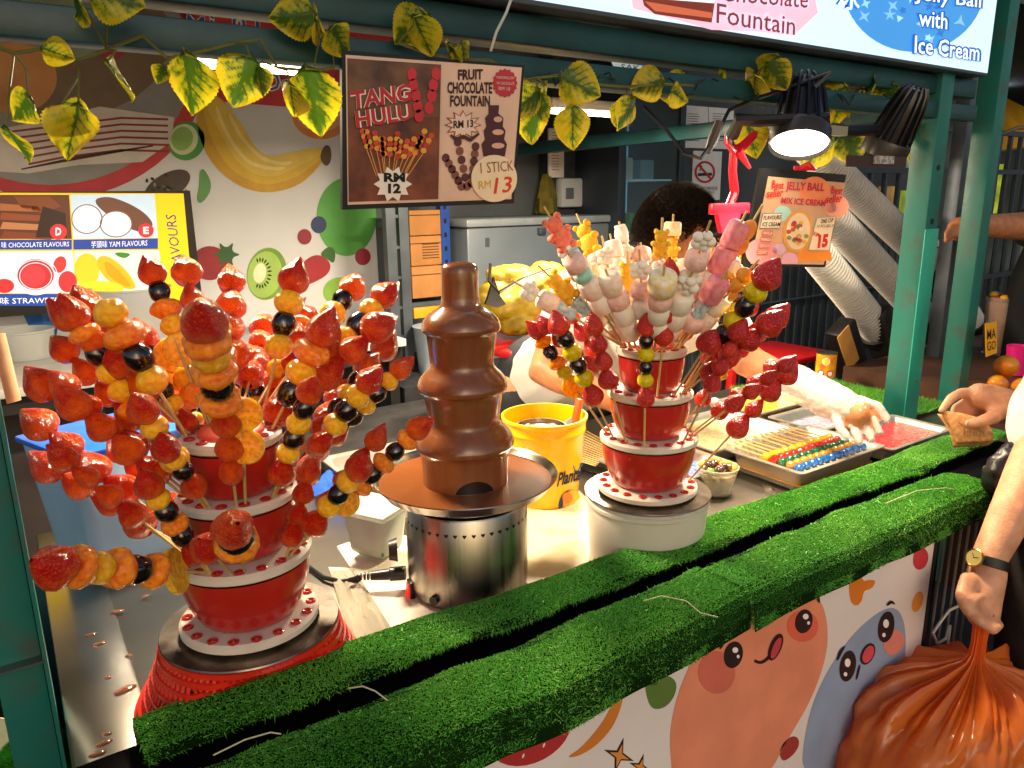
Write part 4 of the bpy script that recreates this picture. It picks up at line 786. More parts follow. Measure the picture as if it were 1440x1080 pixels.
for i in range(14): a = R_(-110 + i*17); bp(el(366 + 13*math.cos(a), 384 + 19*math.sin(a), 1.2, 3, math.degrees(a)-90), '#2a2a18', 'kiwi_seed_print', 5)
bp([(415,400),(420,378),(432,362),(450,357),(466,370),(462,386),(440,398),(422,404)], '#a32a34', 'strawberry_print', 3); bp([(448,358),(462,345),(472,352),(470,372),(460,364)], '#3c6a34', 'leaf_print', 4)
bp(el(295, 370, 26, 24, 0), '#8e2430', 'strawberry_print', 3); bp(star(318, 358, 8, 22, 6), '#2f5a30', 'leaf_print', 4); bp(el(478, 410, 24, 20), '#86b84a', 'grape_print', 2); bp(star(420, 432, 6, 22, 5, 1, .3), '#a0524a', 'fig_print', 3); bp(el(452, 470, 40, 28), '#9e6a88', 'fig_print', 3)
bp(stroke([(280,285),(290,262),(284,238)], [10, 20, 8]), '#5f9a58', 'leaf_print', 2); bp(el(235, 262, 36, 18, -30), '#4a4038', 'seed_heap_print', 3)
for i in range(18): bp(el(205 + random.random()*60, 245 + random.random()*35, 3, 2, random.random()*90), random.choice(['#8a8072', '#2c2620', '#6a5a4a']), 'seed_print', 4)

# backlit flavour menu
ME = YP(3.22); mn_ = thing('menu_lightbox', 'backlit yellow flavours menu board with four picture panels', 'menu board', (.1, 3.24, 1.15))
q0, q1 = ME.at(-120, 264), ME.at(277, 428)
MB().b2((ME.at(-260, 268).x, 3.221, ME.at(270, 424).z), (ME.at(271, 300).x, 3.27, ME.at(262, 268).z)).build('case', BLACK, mn_)
def mp(pts, h, name, k=1, s=.85): return pp(ME, sm(pts, 2) if name in ('mango_print', 'yam_print', 'leaf_print') else pts, glow(h, s*.40), mn_, name, k)
mp([(-260,270),(258,272),(272,428),(-260,428)], '#f2cc10', 'yellow_field', 1, .8)
cells = [((-10,274),(97,274),(101,336),(-10,336)), ((99,274),(217,273),(222,334),(103,336)), ((-10,354),(102,353),(108,412),(-10,412)), ((104,353),(224,352),(229,410),(110,411))]
for i, c_ in enumerate(cells): mp(c_, ['#5a2e1c', '#c6ddf2', '#cfe6f0', '#dfeede'][i], 'picture_panel', 2, .8)
for (pts, s, a, b_, t) in (([(-10,337),(101,337),(101,351),(-10,351)], '味 CHOCOLATE FLAVOURS', (2,349), (97,347), (2,340)), ([(103,337),(222,335),(222,350),(103,351)], '芋頭味 YAM FLAVOURS', (128,349), (207,346), (128,339)),
                           ([(-10,413),(108,413),(108,430),(-10,430)], '味 STRAWBERRY', (0,428), (100,426), (0,418)), ([(110,412),(230,411),(230,430),(110,430)], '芒果味 MANGO FLAVOURS', (130,426), (222,424), (130,415))):
    mp(pts, '#1745a8', 'caption_bar', 3, .7); ptext(ME, s, a, b_, t, glow('#f4f4ff', .38), mn_, 4, .0)
for i in range(4): mp([(0+i*2,286+i*13),(52+i*5,290+i*13),(60+i*4,298+i*13),(0,296+i*13)], ['#a8623a', '#8a4526', '#b87a50', '#7a3a20'][i], 'chocolate_bar_print', 3, .7)
mp([(20,276),(70,276),(86,290),(60,300),(30,292)], '#7a3e22', 'chocolate_bar_print', 3, .7); mp([(60,290),(92,300),(94,334),(50,334)], '#2a1712', 'chocolate_bar_print', 4, .6)
mp(el(82, 326, 12, 11), '#d62a35', 'letter_disc', 5); ptext(ME, 'D', (78,331), (86,331), (78,320), glow('#ffffff', .4), mn_, 6, .03)
mp([(128,282),(150,275),(180,285),(205,300),(218,318),(200,330),(160,310)], '#6d4636', 'yam_print', 3, .6); mp(el(122, 308, 22, 21), '#e4ecf4', 'yam_slice_print', 4, .85); mp(el(163, 315, 23, 19), '#e8eff6', 'yam_slice_print', 5, .85)
for (x, y, rx, ry) in ((122, 308, 22, 21), (163, 315, 23, 19)):
    o_ = el(x, y, rx, ry); i_ = el(x, y, rx-1.6, ry-1.6); mb_ = MB()
    for i in range(28): j = (i+1) % 28; mb_.poly([ME.at(*o_[i], .0042), ME.at(*o_[j], .0042), ME.at(*i_[j], .0042), ME.at(*i_[i], .0042)])
    mb_.build('yam_rind_print', glow('#8a5a48', .25), mn_, smooth=0)
    for _ in range(24): a = random.random()*6.28; r_ = math.sqrt(random.random())*.85; mp(el(x + rx*r_*math.cos(a), y + ry*r_*math.sin(a), .7, .5, 40*a), '#b9a0b4', 'yam_fleck_print', 7, .7)
mp(el(205, 324, 11, 10), '#d62a35', 'letter_disc', 6); ptext(ME, 'E', (201,329), (209,329), (201,319), glow('#ffffff', .4), mn_, 7, .03)
mp(el(50, 388, 31, 27), '#d9e2ee', 'jam_jar_print', 3, .8); mp(el(50, 386, 26, 22), '#c22a3a', 'jam_print', 4, .7); mp(el(47, 388, 17, 15), '#dd3a48', 'jam_print', 5, .8); mp(el(95, 396, 13, 15), '#d6303a', 'strawberry_print', 4, .75); mp(el(6, 402, 14, 10), '#c92f38', 'strawberry_print', 4, .7); mp(el(84, 372, 9, 12, 20), '#cf3a3a', 'strawberry_print', 4, .7)
mp([(136,362),(150,358),(175,376),(194,404),(180,408),(152,396),(138,378)], '#eeb21c', 'mango_print', 4, .85); mp([(144,366),(160,372),(188,404),(172,402),(152,388)], '#e09a12', 'mango_print', 5, .8); mp(el(122, 380, 18, 24), '#f0c62a', 'mango_print', 3, .8); mp(el(140, 405, 34, 10), '#f4d12e', 'mango_print', 5, .85); mp([(160,354),(186,356),(176,364),(164,360)], '#3f8a2c', 'leaf_print', 4, .6)
for i in range(3): o_ = el(50, 388, 31-i*4, 27-i*4); i_ = el(50, 388, 30-i*4, 26-i*4); mb_ = MB(); [mb_.poly([ME.at(*o_[q], .0049), ME.at(*o_[(q+1) % 28], .0049), ME.at(*i_[(q+1) % 28], .0049), ME.at(*i_[q], .0049)]) for q in range(28)]; mb_.build('jar_ring_print', glow('#f0f2f8', .35), mn_, smooth=0)
ptext(ME, 'FLAVOURS', (257,384), (247,302), (243,384), glow('#203a90', .15), mn_, 3, .0)

# back bench with tubs
bb = thing('back_bench', 'white topped bench along the fruit banner carrying plastic tubs', 'bench', (.2, 2.9, 0))
ZB = 1.02
MB().b2((-1.0, 2.62, ZB-.03), (1.28, 3.33, ZB), bev=.004).build('bench_top', mat('white laminate', '#b9b9b6', .4, var=.08), bb)
MB().b2((-1.0, 2.66, ZB-.09), (1.28, 2.70, ZB-.031)).build('apron', BLACKM, bb); MB().b2((-1.0, 2.9, .0), (1.26, 2.94, ZB-.092)).build('back_board', mat('dim brown board', '#3a3230', .7, var=.3, vscale=4), bb)
for x in (-.9, .2, 1.24): MB().b2((x-.02, 2.66, 0), (x+.02, 2.70, ZB-.091)).build('leg', BLACKM, bb)
def tub(name, label, px, py, r0, r1, h, m, fill=None, fh=.6, cat='tub'):
    p = PZ(px, py, ZB+.001); p.y += r0; t = thing(name, label, cat, p)
    MB().lathe([(.001, 0), (r0, 0), (r0*1.01, .004), (r1, h-.008), (r1*1.04, h-.006), (r1*1.04, h), (r1*.97, h), (r0*.97, .008), (.001, .008)], p, 40).build('shell', m, t)
    if fill: k = r0 + (r1-r0)*fh; MB().lathe([(.001, .01), (r0*.94, .01), (k*.94, h*fh), (.001, h*fh)], p, 36).build('contents', fill, t)
    return t
CLR = mat('cloudy tub', '#c9cdcc', .35, trans=.45, ior=1.15)
tub('plastic_tub', 'cloudy white plastic tub next to the blue bucket on the back bench', 14, 488, .085, .10, .23, CLR)
tub('blue_bucket', 'blue plastic bucket on the back bench under the menu board', 66, 486, .085, .115, .26, mat('blue bucket', '#2464b4', .35, var=.08, coat=.2), None, .6, 'bucket')
tub('plastic_tub', 'cloudy tub half full of orange syrup on the back bench', 200, 492, .125, .14, .22, CLR, mat('orange syrup', '#cf8f26', .2, sss=.3, ssc=.02, var=.2, vscale=8), .62)
tub('food_container', 'low clear container of brown crumbs on the back bench', 40, 508, .085, .095, .10, CLR, mat('brown crumbs', '#8a6a4c', .8, var=.5, vscale=80, bump=.6, bscale=150), .5, 'container')
tub('steel_bowl', 'row end steel bowl on the back bench before the kiwi print', 400, 468, .07, .09, .05, STEEL, None, .5, 'bowl')
ws = MB().tube([PD(-3, 470, 1.0), PD(20, 565, 1.02)], .012, 8, flat=.25).build('wooden_spatula', mat('pale wood', '#d8b489', .6, var=.15), org=PD(20, 565, 1.02)); tag(ws, 'flat pale wooden stick leaning by the end post', 'stick')

# dark cooler bench in the middle of the stall
db = thing('dark_bench', 'low dark grey rubber topped bench behind the chocolate fountain', 'bench', (1.4, 2.7, 0))
MB().b2((.75, 2.15, .72), (2.25, 2.58, .78), bev=.01).build('bench_top', mat('dark rubber', '#2a2a2b', .8, var=.35, vscale=12, bump=.4, bscale=90), db); MB().b2((.80, 2.2, 0), (2.2, 2.55, .719)).build('body', DARK, db)
bd = MB().b2((1.30, 2.7, .0), (4.5, 3.34, .80)).build('plinth', mat('dim plinth', '#24262a', .7, var=.3)); tag(bd, 'dark plinth under the rack and freezer', 'plinth')
# rack with cardboard boxes
rk = thing('storage_rack', 'blue and grey slotted metal rack holding cardboard boxes', 'rack', PY(590, 540, 3.0))
x0, x1 = PY(540, 300, 3.0).x, PY(628, 300, 3.0).x
for x, m in ((x0+.02, GREYM), (x0 + .08, GREYM), (x1-.02, mat('rack blue', '#21499e', .4, .2, var=.1))): 
    up = MB().b2((x-.022, 2.98, .80), (x+.022, 3.02, 2.0)).build('upright', m, rk)
    if m is not GREYM:
        for z in np.arange(.9, 1.6, .06): MB().b2((x-.006, 2.9785, z), (x+.006, 2.9795, z+.02)).build('slot', BLACK, up)
for z in np.arange(.95, 1.5, .13): MB().b2((x0+.042, 2.985, z), (x0+.058, 3.015, z+.012)).build('rung', GREYM, rk)
for z in (1.10, 1.44): MB().b2((x0+.10, 2.99, z-.02), (x1-.03, 3.3, z)).build('shelf', GREYM, rk)
CB = mat('cardboard', '#a9743f', .75, var=.12, vscale=8, bump=.1)
for z0, z1, lab in ((1.12, 1.26, 'lower cardboard box on the metal rack shelf'), (1.262, 1.39, 'printed cardboard box stacked between two boxes on the rack'), (1.392, 1.50, 'topmost cardboard box on the metal rack')):
    bx = thing('cardboard_box', lab, 'box', (x0+.18, 3.1, z0)); MB().b2((x0+.105, 2.975, z0), (x1-.045, 3.2, z1-.001), bev=.004).build('carton', CB, bx); MB().b2((x0+.105, 2.9735, (z0+z1)/2+.03), (x1-.05, 2.9745, (z0+z1)/2+.034)).build('flap_seam', mat('dark seam', '#4a3018', .8), bx)
    if 'printed' in lab:
        for i in range(6): MB().b2((x0+.16, 2.973, z0+.03+i*.012), (x1-.06, 2.974, z0+.034+i*.012)).build('print_line', mat('dark seam', '#4a3018'), bx)
yl = MB().b2((x0+.11, 2.98, 1.03), (x1-.05, 3.2, 1.078), bev=.004).build('yellow_crate', mat('yellow crate', '#c79412', .5)); tag(yl, 'flat yellow crate under the cardboard boxes', 'crate')
wb = MB().lathe([(.001, .80), (.08, .80), (.10, 1.0), (.104, 1.005), (.001, 1.006)], (x1-.13, 2.9, 0), 32).build('white_pail', mat('white blue pail', '#a9b9c9', .4, var=.1)); tag(wb, 'pale pail with flat lid below the rack', 'pail')
# freezer
fz = thing('chest_freezer', 'grey blue chest freezer with flat lid behind the yellow bag', 'freezer', (2.1, 3.0, .8))
FZM = mat('freezer enamel', '#6a7681', .4, .1, var=.08, vscale=5)
MB().b2((1.765, 2.95, .80), (2.62, 3.34, 1.415), bev=.01).build('body', FZM, fz); MB().b2((1.755, 2.935, 1.418), (2.63, 3.345, 1.456), bev=.012).build('lid', mat('freezer lid', '#8b959d', .35, var=.06), fz)
MB().b2((2.15, 2.925, 1.375), (2.19, 2.949, 1.405), bev=.004).build('latch', GREYM, fz); MB().b2((1.86, 2.945, 1.33), (1.88, 2.9495, 1.37)).build('hinge_plate', GREYM, fz)
# column, meter strip, soap dispenser, hanging bag
cw = MB().b2((2.45, 3.22, .8), (2.60, 3.34, 2.4)).build('wall_column', mat('dark column', '#30363e', .6, var=.2)); tag(cw, 'dark wall column behind the soap dispenser', 'column')
th = thing('wall_meter', 'long white wall strip with small printed scale above the freezer', 'wall strip', PY(775, 240, 3.2)); MB().b2(PY(772, 180, 3.2), PY(791, 250, 3.215), bev=.004).build('strip', WHITEP, th)
for i in range(14): MB().b2(PY(776, 186+i*4, 3.199), PY(786, 187.2+i*4, 3.1995)).build('scale_mark', ink('#9a5a50'), th)
sd = thing('soap_dispenser', 'white wall soap dispenser with grey window', 'soap dispenser', PY(806, 290, 3.18)); MB().b2(PY(790, 250, 3.16), PY(823, 291, 3.22), bev=.015).build('body', mat('dispenser white', '#aeb4b8', .4), sd); MB().b2(PY(796, 264, 3.157), PY(806, 280, 3.165), bev=.006).build('window', mat('grey window', '#5a6068', .3), sd)
hb = thing('hanging_cloth', 'olive yellow cloth hanging on the wall beside the column', 'cloth', PY(765, 305, 3.2))
mbx = MB(); mbx.lathe([(.018, .0), (.035, -.05), (.05, -.12), (.055, -.19), (.045, -.20), (.001, -.2)], PY(768, 245, 3.22), 20, wob=lambda a, z: 1 + .18*math.sin(5*a + z*20)); mbx.build('folds', mat('olive cloth', '#6a6220', .9, var=.3, vscale=20), hb)
# glass fridge
fg = thing('display_fridge', 'tall glass door display fridge with blue lit shelves', 'fridge', (2.8, 2.9, .8))
fx0, fx1 = 2.60, 3.06
for a_, b_, n_ in (((fx0, 2.88, .8), (fx0+.05, 3.3, 2.2), 'side_frame'), ((fx1-.04, 2.88, .8), (fx1, 3.3, 2.2), 'side_frame'), ((fx0+.051, 2.88, 2.08), (fx1-.041, 3.3, 2.2), 'header'), ((fx0+.051, 2.88, .8), (fx1-.041, 3.3, .95), 'plinth')): MB().b2(a_, b_, bev=.004).build(n_, mat('fridge frame', '#2d3640', .4, .3), fg)
MB().b2((fx0+.051, 3.27, .951), (fx1-.041, 3.295, 2.079)).build('back_panel', mat('lit fridge interior', '#6f9db0', .5, emis=.3), fg)
for z in (1.12, 1.36, 1.62, 1.84): MB().b2((fx0+.052, 2.93, z), (fx1-.042, 3.26, z+.008)).build('shelf', mat('shelf glass', '#9fc4d0', .2, emis=.08), fg)
MB().b2((fx0+.052, 2.895, .952), (fx1-.042, 2.900, 2.078)).build('glass_door', mat('fridge glass', '#cfe2e8', .03, trans=.95, ior=1.05), fg)
for (x, z, h, s) in ((2.72, 1.128, '#2f8a50', .11), (2.86, 1.128, '#d8d4cc', .12), (2.70, 1.368, '#cfd6da', .10), (2.84, 1.368, '#3a9a60', .09), (2.76, 1.628, '#c9ccc4', .11), (2.91, 1.628, '#7aa0b0', .1)):
    o = MB().b2((x-.05, 3.0, z+.001), (x+.05, 3.15, z+s), bev=.008).build('stored_tub', mat('stored ' + h, h, .4), org=(x, 3.08, z)); tag(o, {'#2f8a50': 'green tub on the lowest fridge shelf', '#d8d4cc': 'white tub on the lowest fridge shelf', '#cfd6da': 'pale grey tub on the second fridge shelf', '#3a9a60': 'green tub on the second fridge shelf', '#c9ccc4': 'cream tub on the third fridge shelf', '#7aa0b0': 'blue grey tub on the third fridge shelf'}[h], 'tub')
# notices on a dark partition
pt = MB().b2((3.10, 3.05, .0), (4.5, 3.09, 2.4)).build('partition_wall', mat('dark partition', '#39414a', .6, var=.3, vscale=3)); tag(pt, 'dark partition wall carrying paper notices', 'wall')
NP = YP(3.049); 
def notice(name, label, x0, y0, x1, y1, cat='notice'):
    t = thing(name, label, cat, NP.at((x0+x1)/2, y1)); a_ = NP.at(x0, y0); b_ = NP.at(x1, y1); MB().b2((a_.x, 3.0485, b_.z), (b_.x, 3.0435, a_.z)).build('sheet', mat('notice paper', '#d5d9de', .7, var=.05), t); return t
NQ = YP(3.043)
t = notice('paper_notice', 'pair of printed paper notices on the dark partition', 962, 148, 1028, 210)
for i in range(12): pp(NQ, stroke([(966, 160+i*3.4), (966 + (14 + 10*random.random()), 160.5+i*3.4)], 1), ink('#555a60'), t, 'text_line', 1); pp(NQ, stroke([(1002, 160+i*3.4), (1002 + (10 + 10*random.random()), 160.5+i*3.4)], 1), ink('#555a60'), t, 'text_line', 1)
pp(NQ, stroke([(996,150),(997,210)], 1.2), ink('#7b8086'), t, 'fold_line', 1)
t = notice('no_smoking_sign', 'white no smoking sign with red circle and cigarette', 974, 212, 1011, 281, 'sign')
ring = el(991, 242, 14.5, 15.5, 0, 40); inn = el(991, 242, 11.5, 12.5, 0, 40); mbr = MB()
for i in range(40): j = (i+1) % 40; mbr.poly([NQ.at(*ring[i], .0014), NQ.at(*ring[j], .0014), NQ.at(*inn[j], .0014), NQ.at(*inn[i], .0014)])
mbr.build('red_ring', ink('#b3262a'), t, smooth=0); pp(NQ, stroke([(983,233),(999,251)], 3), ink('#b3262a'), t, 'red_slash', 4); pp(NQ, [(981,243.5),(1001,243),(1001,247),(981,247.5)], ink('#22201f'), t, 'cigarette_print', 2); pp(NQ, stroke([(984,240),(987,234),(983,230),(988,227)], 1.5), ink('#44403e'), t, 'smoke_print', 2)
ptext(NQ, 'DILARANG MEROKOK', (976,268), (1009,267), (976,263), ink('#222222'), t, 2, 0); ptext(NQ, 'NO SMOKING', (980,273), (1004,272), (980,269), ink('#222222'), t, 2, 0); ptext(NQ, '禁止吸烟', (983,278), (1002,277), (983,274.5), ink('#222222'), t, 2, 0)
# small hanging sign glimpsed between the beams
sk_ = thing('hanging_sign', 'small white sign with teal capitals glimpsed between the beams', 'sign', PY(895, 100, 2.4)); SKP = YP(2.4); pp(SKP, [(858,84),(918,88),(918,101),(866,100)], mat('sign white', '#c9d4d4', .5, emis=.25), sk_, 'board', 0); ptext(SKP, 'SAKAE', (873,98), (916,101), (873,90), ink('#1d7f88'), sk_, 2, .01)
# yellow bag on a red stool
yb = thing('yellow_backpack', 'olive yellow backpack with black straps slumped behind the fountain', 'bag', PY(740, 470, 2.05)); YM = mat('yellow nylon', '#8d7610', .55, var=.18, vscale=9, bump=.35, bscale=30)
o = MB(); 
for (px, py, rx, ry, rz) in ((735, 415, .13, .10, .095), (700, 425, .075, .08, .075), (765, 400, .11, .09, .075), (725, 450, .09, .08, .055), (715, 385, .08, .06, .03)): o.ell(PY(px, py, 2.1), (rx, ry, rz), 20, 12)
ob = o.build('bag_body', YM, yb, smooth=80); md = ob.modifiers.new('r', 'REMESH'); md.mode = 'VOXEL'; md.voxel_size = .008; md.use_smooth_shade = True; md = ob.modifiers.new('s', 'SMOOTH'); md.iterations = 6
MB().tube([PY(690, 372, 2.0), PY(688, 395, 1.985), PY(700, 412, 1.98), PY(735, 392, 1.985), PY(775, 378, 2.0)], .014, 8, flat=.35).build('strap', BLACK, yb); MB().slab([PY(686,420,1.97), PY(695,390,1.98), PY(703,415,1.97), PY(712,428,1.965), PY(700,433,1.965), PY(683,428,1.97)], Vector((0,-1,0)), .01).build('side_pocket', BLACK, yb)
def stool(label, px, py, y, w_, zt):
    c_ = PY(px, py, y); t = thing('plastic_stool', label, 'stool', (c_.x, y, 0)); RM = mat('red stool plastic', '#b0181c', .35, var=.1, coat=.2)
    MB().box((c_.x, y, zt-.015), (w_, w_, .03), None, .01).build('seat', RM, t)
    for sx in (-1, 1):
        for sy in (-1, 1): MB().tube([(c_.x+sx*w_*.4, y+sy*w_*.4, zt-.03), (c_.x+sx*w_*.5, y+sy*w_*.5, 0)], [.022, .026], 8).build('leg', RM, t)
    return t
stool('red plastic stool under the yellow backpack', 735, 480, 2.1, .34, PY(735, 476, 2.1).z)
stool('red plastic stool beside the gloved arm', 1095, 500, 1.95, .32, PY(1095, 492, 1.95).z)
# ================= right side: cup racks, can, fence, market behind =================
def cup_stack(label, a, b_, r, holder=True):
    a = Vector(a); b_ = Vector(b_); d = (b_ - a).normalized(); L_ = (b_ - a).length; q = d.to_track_quat('Z', 'Y').to_matrix(); t = thing('cup_stack', label, 'cup stack', b_, 'slanting stacks of clear cups')
    n = int(L_ / .017); CUPM = mat('clear stacked cups', '#dcdad4', .15, var=.05, spec=.9, alpha=.5, coat=.3)
    lip = MB().lathe([(r*.80, -.012), (r*.90, .006), (r*1.05, .007), (r*1.06, .012), (r*.92, .0125)], (0,0,0), 20).mesh('cup', CUPM, 40)
    for i in range(n):
        o = inst('cup', lip, t, (a + d*(i*.017)) - b_); o.rotation_euler = q.to_euler()
    if holder:
        e = (a + d*(L_*.60)); w = q @ Vector((1, 0, 0)); u = q @ Vector((0, 1, 0))
        MB().tube([b_ - d*.22, b_ + d*.04], [r*1.25, r*1.25], 14).build('dispenser_tube', mat('dispenser black', '#1b1917', .35, var=.2), t)
        MB().tube([b_ + d*.041, b_ + d*.055], [r*1.28, r*1.2], 14).build('dispenser_collar', BLACK, t)
    return t
Y_ = 1.72
cup_stack('long stack of clear cups slanting down highest behind the teal post', PY(1135, 205, Y_), PY(1335, 395, Y_), .058)
cup_stack('long stack of clear cups slanting below the top stack', PY(1140, 275, Y_-.05), PY(1322, 470, Y_-.05), .058)
cup_stack('short stack of clear cups slanting lowest beside the milk tin', PY(1140, 345, Y_-.10), PY(1262, 500, Y_-.10), .058)
cup_stack('stack of clear cups slanting beyond the teal post', PY(1290, 330, Y_+.14), PY(1385, 480, Y_+.14), .058)
dp = thing('napkin_dispenser', 'black napkin dispenser with tan face leaning below the cup stacks', 'dispenser', PY(1190, 510, 1.56)); qd = Matrix.Rotation(R_(-38), 3, 'Y')
qd = Matrix.Rotation(R_(36), 3, 'Y') 
MB().box(PY(1190, 487, 1.58), (.105, .07, .20), Matrix.Rotation(R_(-33), 3, 'Y'), .01).build('case', BLACK, dp); MB().box(PY(1193, 490, 1.542), (.075, .004, .165), Matrix.Rotation(R_(-33), 3, 'Y'), .004).build('face', mat('tan face', '#b8823c', .45, var=.1), dp)
bx = MB().box(PY(1240, 470, 1.6), (.085, .09, .26), Matrix.Rotation(R_(-33), 3, 'Y'), .012).build('straw_holder', mat('dispenser black', '#1b1917'), org=PY(1240, 470, 1.6)); tag(bx, 'black slanted straw holder beside the napkin dispenser', 'holder')
for (px, py, lab) in ((1325, 400, 'black slanted tube holder with brass strip beyond the post'), (1352, 385, 'black slanted tube holder furthest along the rack')):
    t = thing('tube_holder', lab, 'holder', PY(px, py+60, 1.9)); MB().box(PY(px, py, 1.9), (.075, .09, .36), Matrix.Rotation(R_(-35), 3, 'Y'), .012).build('case', mat('dispenser black', '#1b1917'), t); MB().box(PY(px+3, py, 1.852), (.022, .004, .33), Matrix.Rotation(R_(-35), 3, 'Y')).build('strip', mat('brass strip', '#8a7440', .4, .6), t)
# evaporated milk tin
cn = PZ(1160, 530, .915); tn = thing('milk_tin', 'small orange and yellow printed milk tin on the turf', 'tin', cn); R0 = .034
MB().lathe([(R0, .004), (R0, .086)], cn, 32).build('label_wrap', mat('tin print', '#e0a21c', .35, col2='#cf5a1c', vscale=30, detail=2), tn)
for z in (0, .086): MB().lathe([(.001, z+.001), (R0-.002, z+.001), (R0+.0015, z), (R0+.0015, z+.004), (R0-.002, z+.004), (.001, z+.002)], cn, 32).build('rim', STEEL, tn)
dcam = Vector((-cn.x, -cn.y, 0)).normalized(); sdv = Vector((-dcam.y, dcam.x, 0))
def tinp(x, z, k): a = x / R0; return cn + (dcam*math.cos(a) + sdv*math.sin(a))*(R0 + k*.0004) + Vector((0,0,z))
for cx, cz, rr, h, k in ((0, .062, .013, '#f2e6c8', 1), (0, .062, .009, '#e6b82c', 2), (-.015, .020, .012, '#4a3a7a', 1), (.016, .019, .012, '#b0304a', 1), (-.015, .020, .008, '#e8e2ea', 2), (.016, .019, .008, '#f0dede', 2)):
    MB().poly([tinp(cx + rr*math.cos(2*math.pi*i/20), cz + rr*math.sin(2*math.pi*i/20), k) for i in range(20)]).build('label_mark', ink(h), tn, smooth=0)
# dark slatted screen behind the cups
sc_ = thing('bamboo_screen', 'dark screen of thin upright slats behind the cup rack', 'screen', (3.4, 2.35, 0))
for i in range(60): x = 2.25 + i*.034; MB().b2((x, 2.34 + .006*(i % 2), .3), (x+.027, 2.36 + .006*(i % 2), 1.36)).build('slat', mat('dark slat', '#2e363d', .6, var=.35, vscale=6), sc_)
MB().tube([(2.2, 2.33, 1.02), (4.3, 2.33, 1.04)], .006, 6).build('tie_wire', GREYM, sc_)
# steel fence and columns
fn = thing('steel_fence', 'grey steel fence of upright bars behind the stacked cups', 'fence', (4, 2.7, 0)); FM = mat('fence paint', '#333d47', .45, .4, var=.15)
for i in range(16): MB().tube([(4.2 + i*.16, 2.72, 0), (4.2 + i*.16, 2.72, 1.95)], .018, 6).build('bar', FM, fn)
for z in (.9, 1.28, 1.66, 1.93): MB().b2((4.1, 2.70, z), (6.7, 2.74, z+.035)).build('rail', FM, fn)
cl_ = thing('steel_column', 'ribbed grey steel shutter column behind the teal posts', 'column', (3.05, 1.42, 0)); xa = PY(1345, 300, 1.42).x; xb = PY(1385, 300, 1.42).x
for i in range(4): w_ = (xb-xa)/4; MB().b2((xa + i*w_, 1.42 + .012*(i % 2), 0), (xa + (i+.9)*w_, 1.47, 2.6), bev=.003).build('rib', mat('column grey', '#4c545e', .4, .5, var=.12), cl_)
# market alley beyond
fw = MB().b2((4.5, 6.5, 0), (16, 6.6, 3.6)).build('far_wall', mat('far shop wall', '#4d5350', .7, col2='#2c3330', vscale=1.4)); tag(fw, 'dim wall of shops across the market alley', 'wall')
fr2 = MB().b2((2.4, 2.6, 2.75), (16, 9, 2.8)).build('market_ceiling', mat('market ceiling', '#3e4448', .8, var=.2, vscale=2)); tag(fr2, kind='structure')
for i, (px, py, dx, lab) in enumerate(((1392, 85, .5, 'far lit ceiling tube above the alley beside the yellow awning'), (1402, 143, .35, 'far lit ceiling tube lower down the market alley'), (1400, 122, .4, 'far lit ceiling tube between two other tubes'))):
    p = PY(px, py, 4.6); o = MB().box(p, (dx, .06, .04), None, .01).build('ceiling_tube', mat('far lit tube', '#e8eef2', .4, emis=6.), org=p); tag(o, lab, 'lamp')
aw = MB().slab([PY(1380, 120, 4.2), PY(1440, 150, 4.2), PY(1450, 205, 3.8), PY(1375, 215, 3.8)], Vector((0, -.6, .5)).normalized(), .03).build('awning', mat('yellow awning', '#b58a18', .6, var=.2, vscale=3), org=PY(1400, 215, 3.8)); tag(aw, 'yellow stall awning across the alley', 'awning')
for (x0, y0, x1, y1, h, lab) in ((1378, 230, 1402, 300, '#9db52a', 'lime green poster on the far alley wall'), (1270, 150, 1296, 240, '#7e9a8a', 'pale green poster behind the fence'), (1262, 268, 1296, 330, '#8fa830', 'yellow green poster behind the fence bars'), (1236, 262, 1258, 312, '#9a7a48', 'brown patterned poster behind the fence bars'), (1290, 205, 1310, 232, '#a9c4cc', 'pale blue notice behind the fence bars')):
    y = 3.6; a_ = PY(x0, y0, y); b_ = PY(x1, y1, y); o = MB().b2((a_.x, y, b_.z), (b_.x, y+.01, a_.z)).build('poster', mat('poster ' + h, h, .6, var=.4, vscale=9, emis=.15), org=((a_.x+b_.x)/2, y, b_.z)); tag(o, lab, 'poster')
bkd = MB().b2((2.6, 3.64, 0), (8, 3.7, 2.7)).build('shop_partition', mat('shop partition', '#2a2f33', .7, col2='#454d50', vscale=2.5)); tag(bkd, 'dark shop partition behind the fence', 'wall')
# juice counter of the neighbour
jc = MB().b2((2.52, .95, 0), (4.2, 1.55, .93)).build('juice_counter', mat('neighbour counter', '#4a2f20', .5, var=.3, vscale=6)); tag(jc, 'brown neighbouring counter carrying fruit juices', 'counter')
def beaker(label, px, py, y, r, h, liquid, fruit):
    c_ = PY(px, py, y); c_.z = max(c_.z, .932); t = thing('juice_dispenser', label, 'juice jar', c_)
    MB().lathe([(.001, .0), (r*.86, .0), (r, h), (r*.97, h), (r*.84, .006)], c_, 32).build('jar', mat('jar plastic', '#e6ded2', .12, trans=.8, ior=1.1), t); MB().lathe([(.001, .006), (r*.83, .006), (r*.94, h*.92), (.001, h*.92)], c_, 28).build('juice', mat('juice ' + liquid, liquid, .2, sss=.4, ssc=.03), t)
    for i in range(7): a = i*.9; MB().ell(c_ + Vector((r*.55*math.cos(a), r*.55*math.sin(a), h*.96 + .008*(i % 3))), (r*.3, r*.3, r*.22), 10, 7).build('fruit_piece', mat('piece ' + fruit[i % len(fruit)], fruit[i % len(fruit)], .3), t)
    return t
beaker('jar of orange juice topped with strawberries on the neighbouring counter', 1400, 505, 1.32, .06, .22, '#d9821c', ['#c22a1c', '#e6a81e', '#d9b02c'])
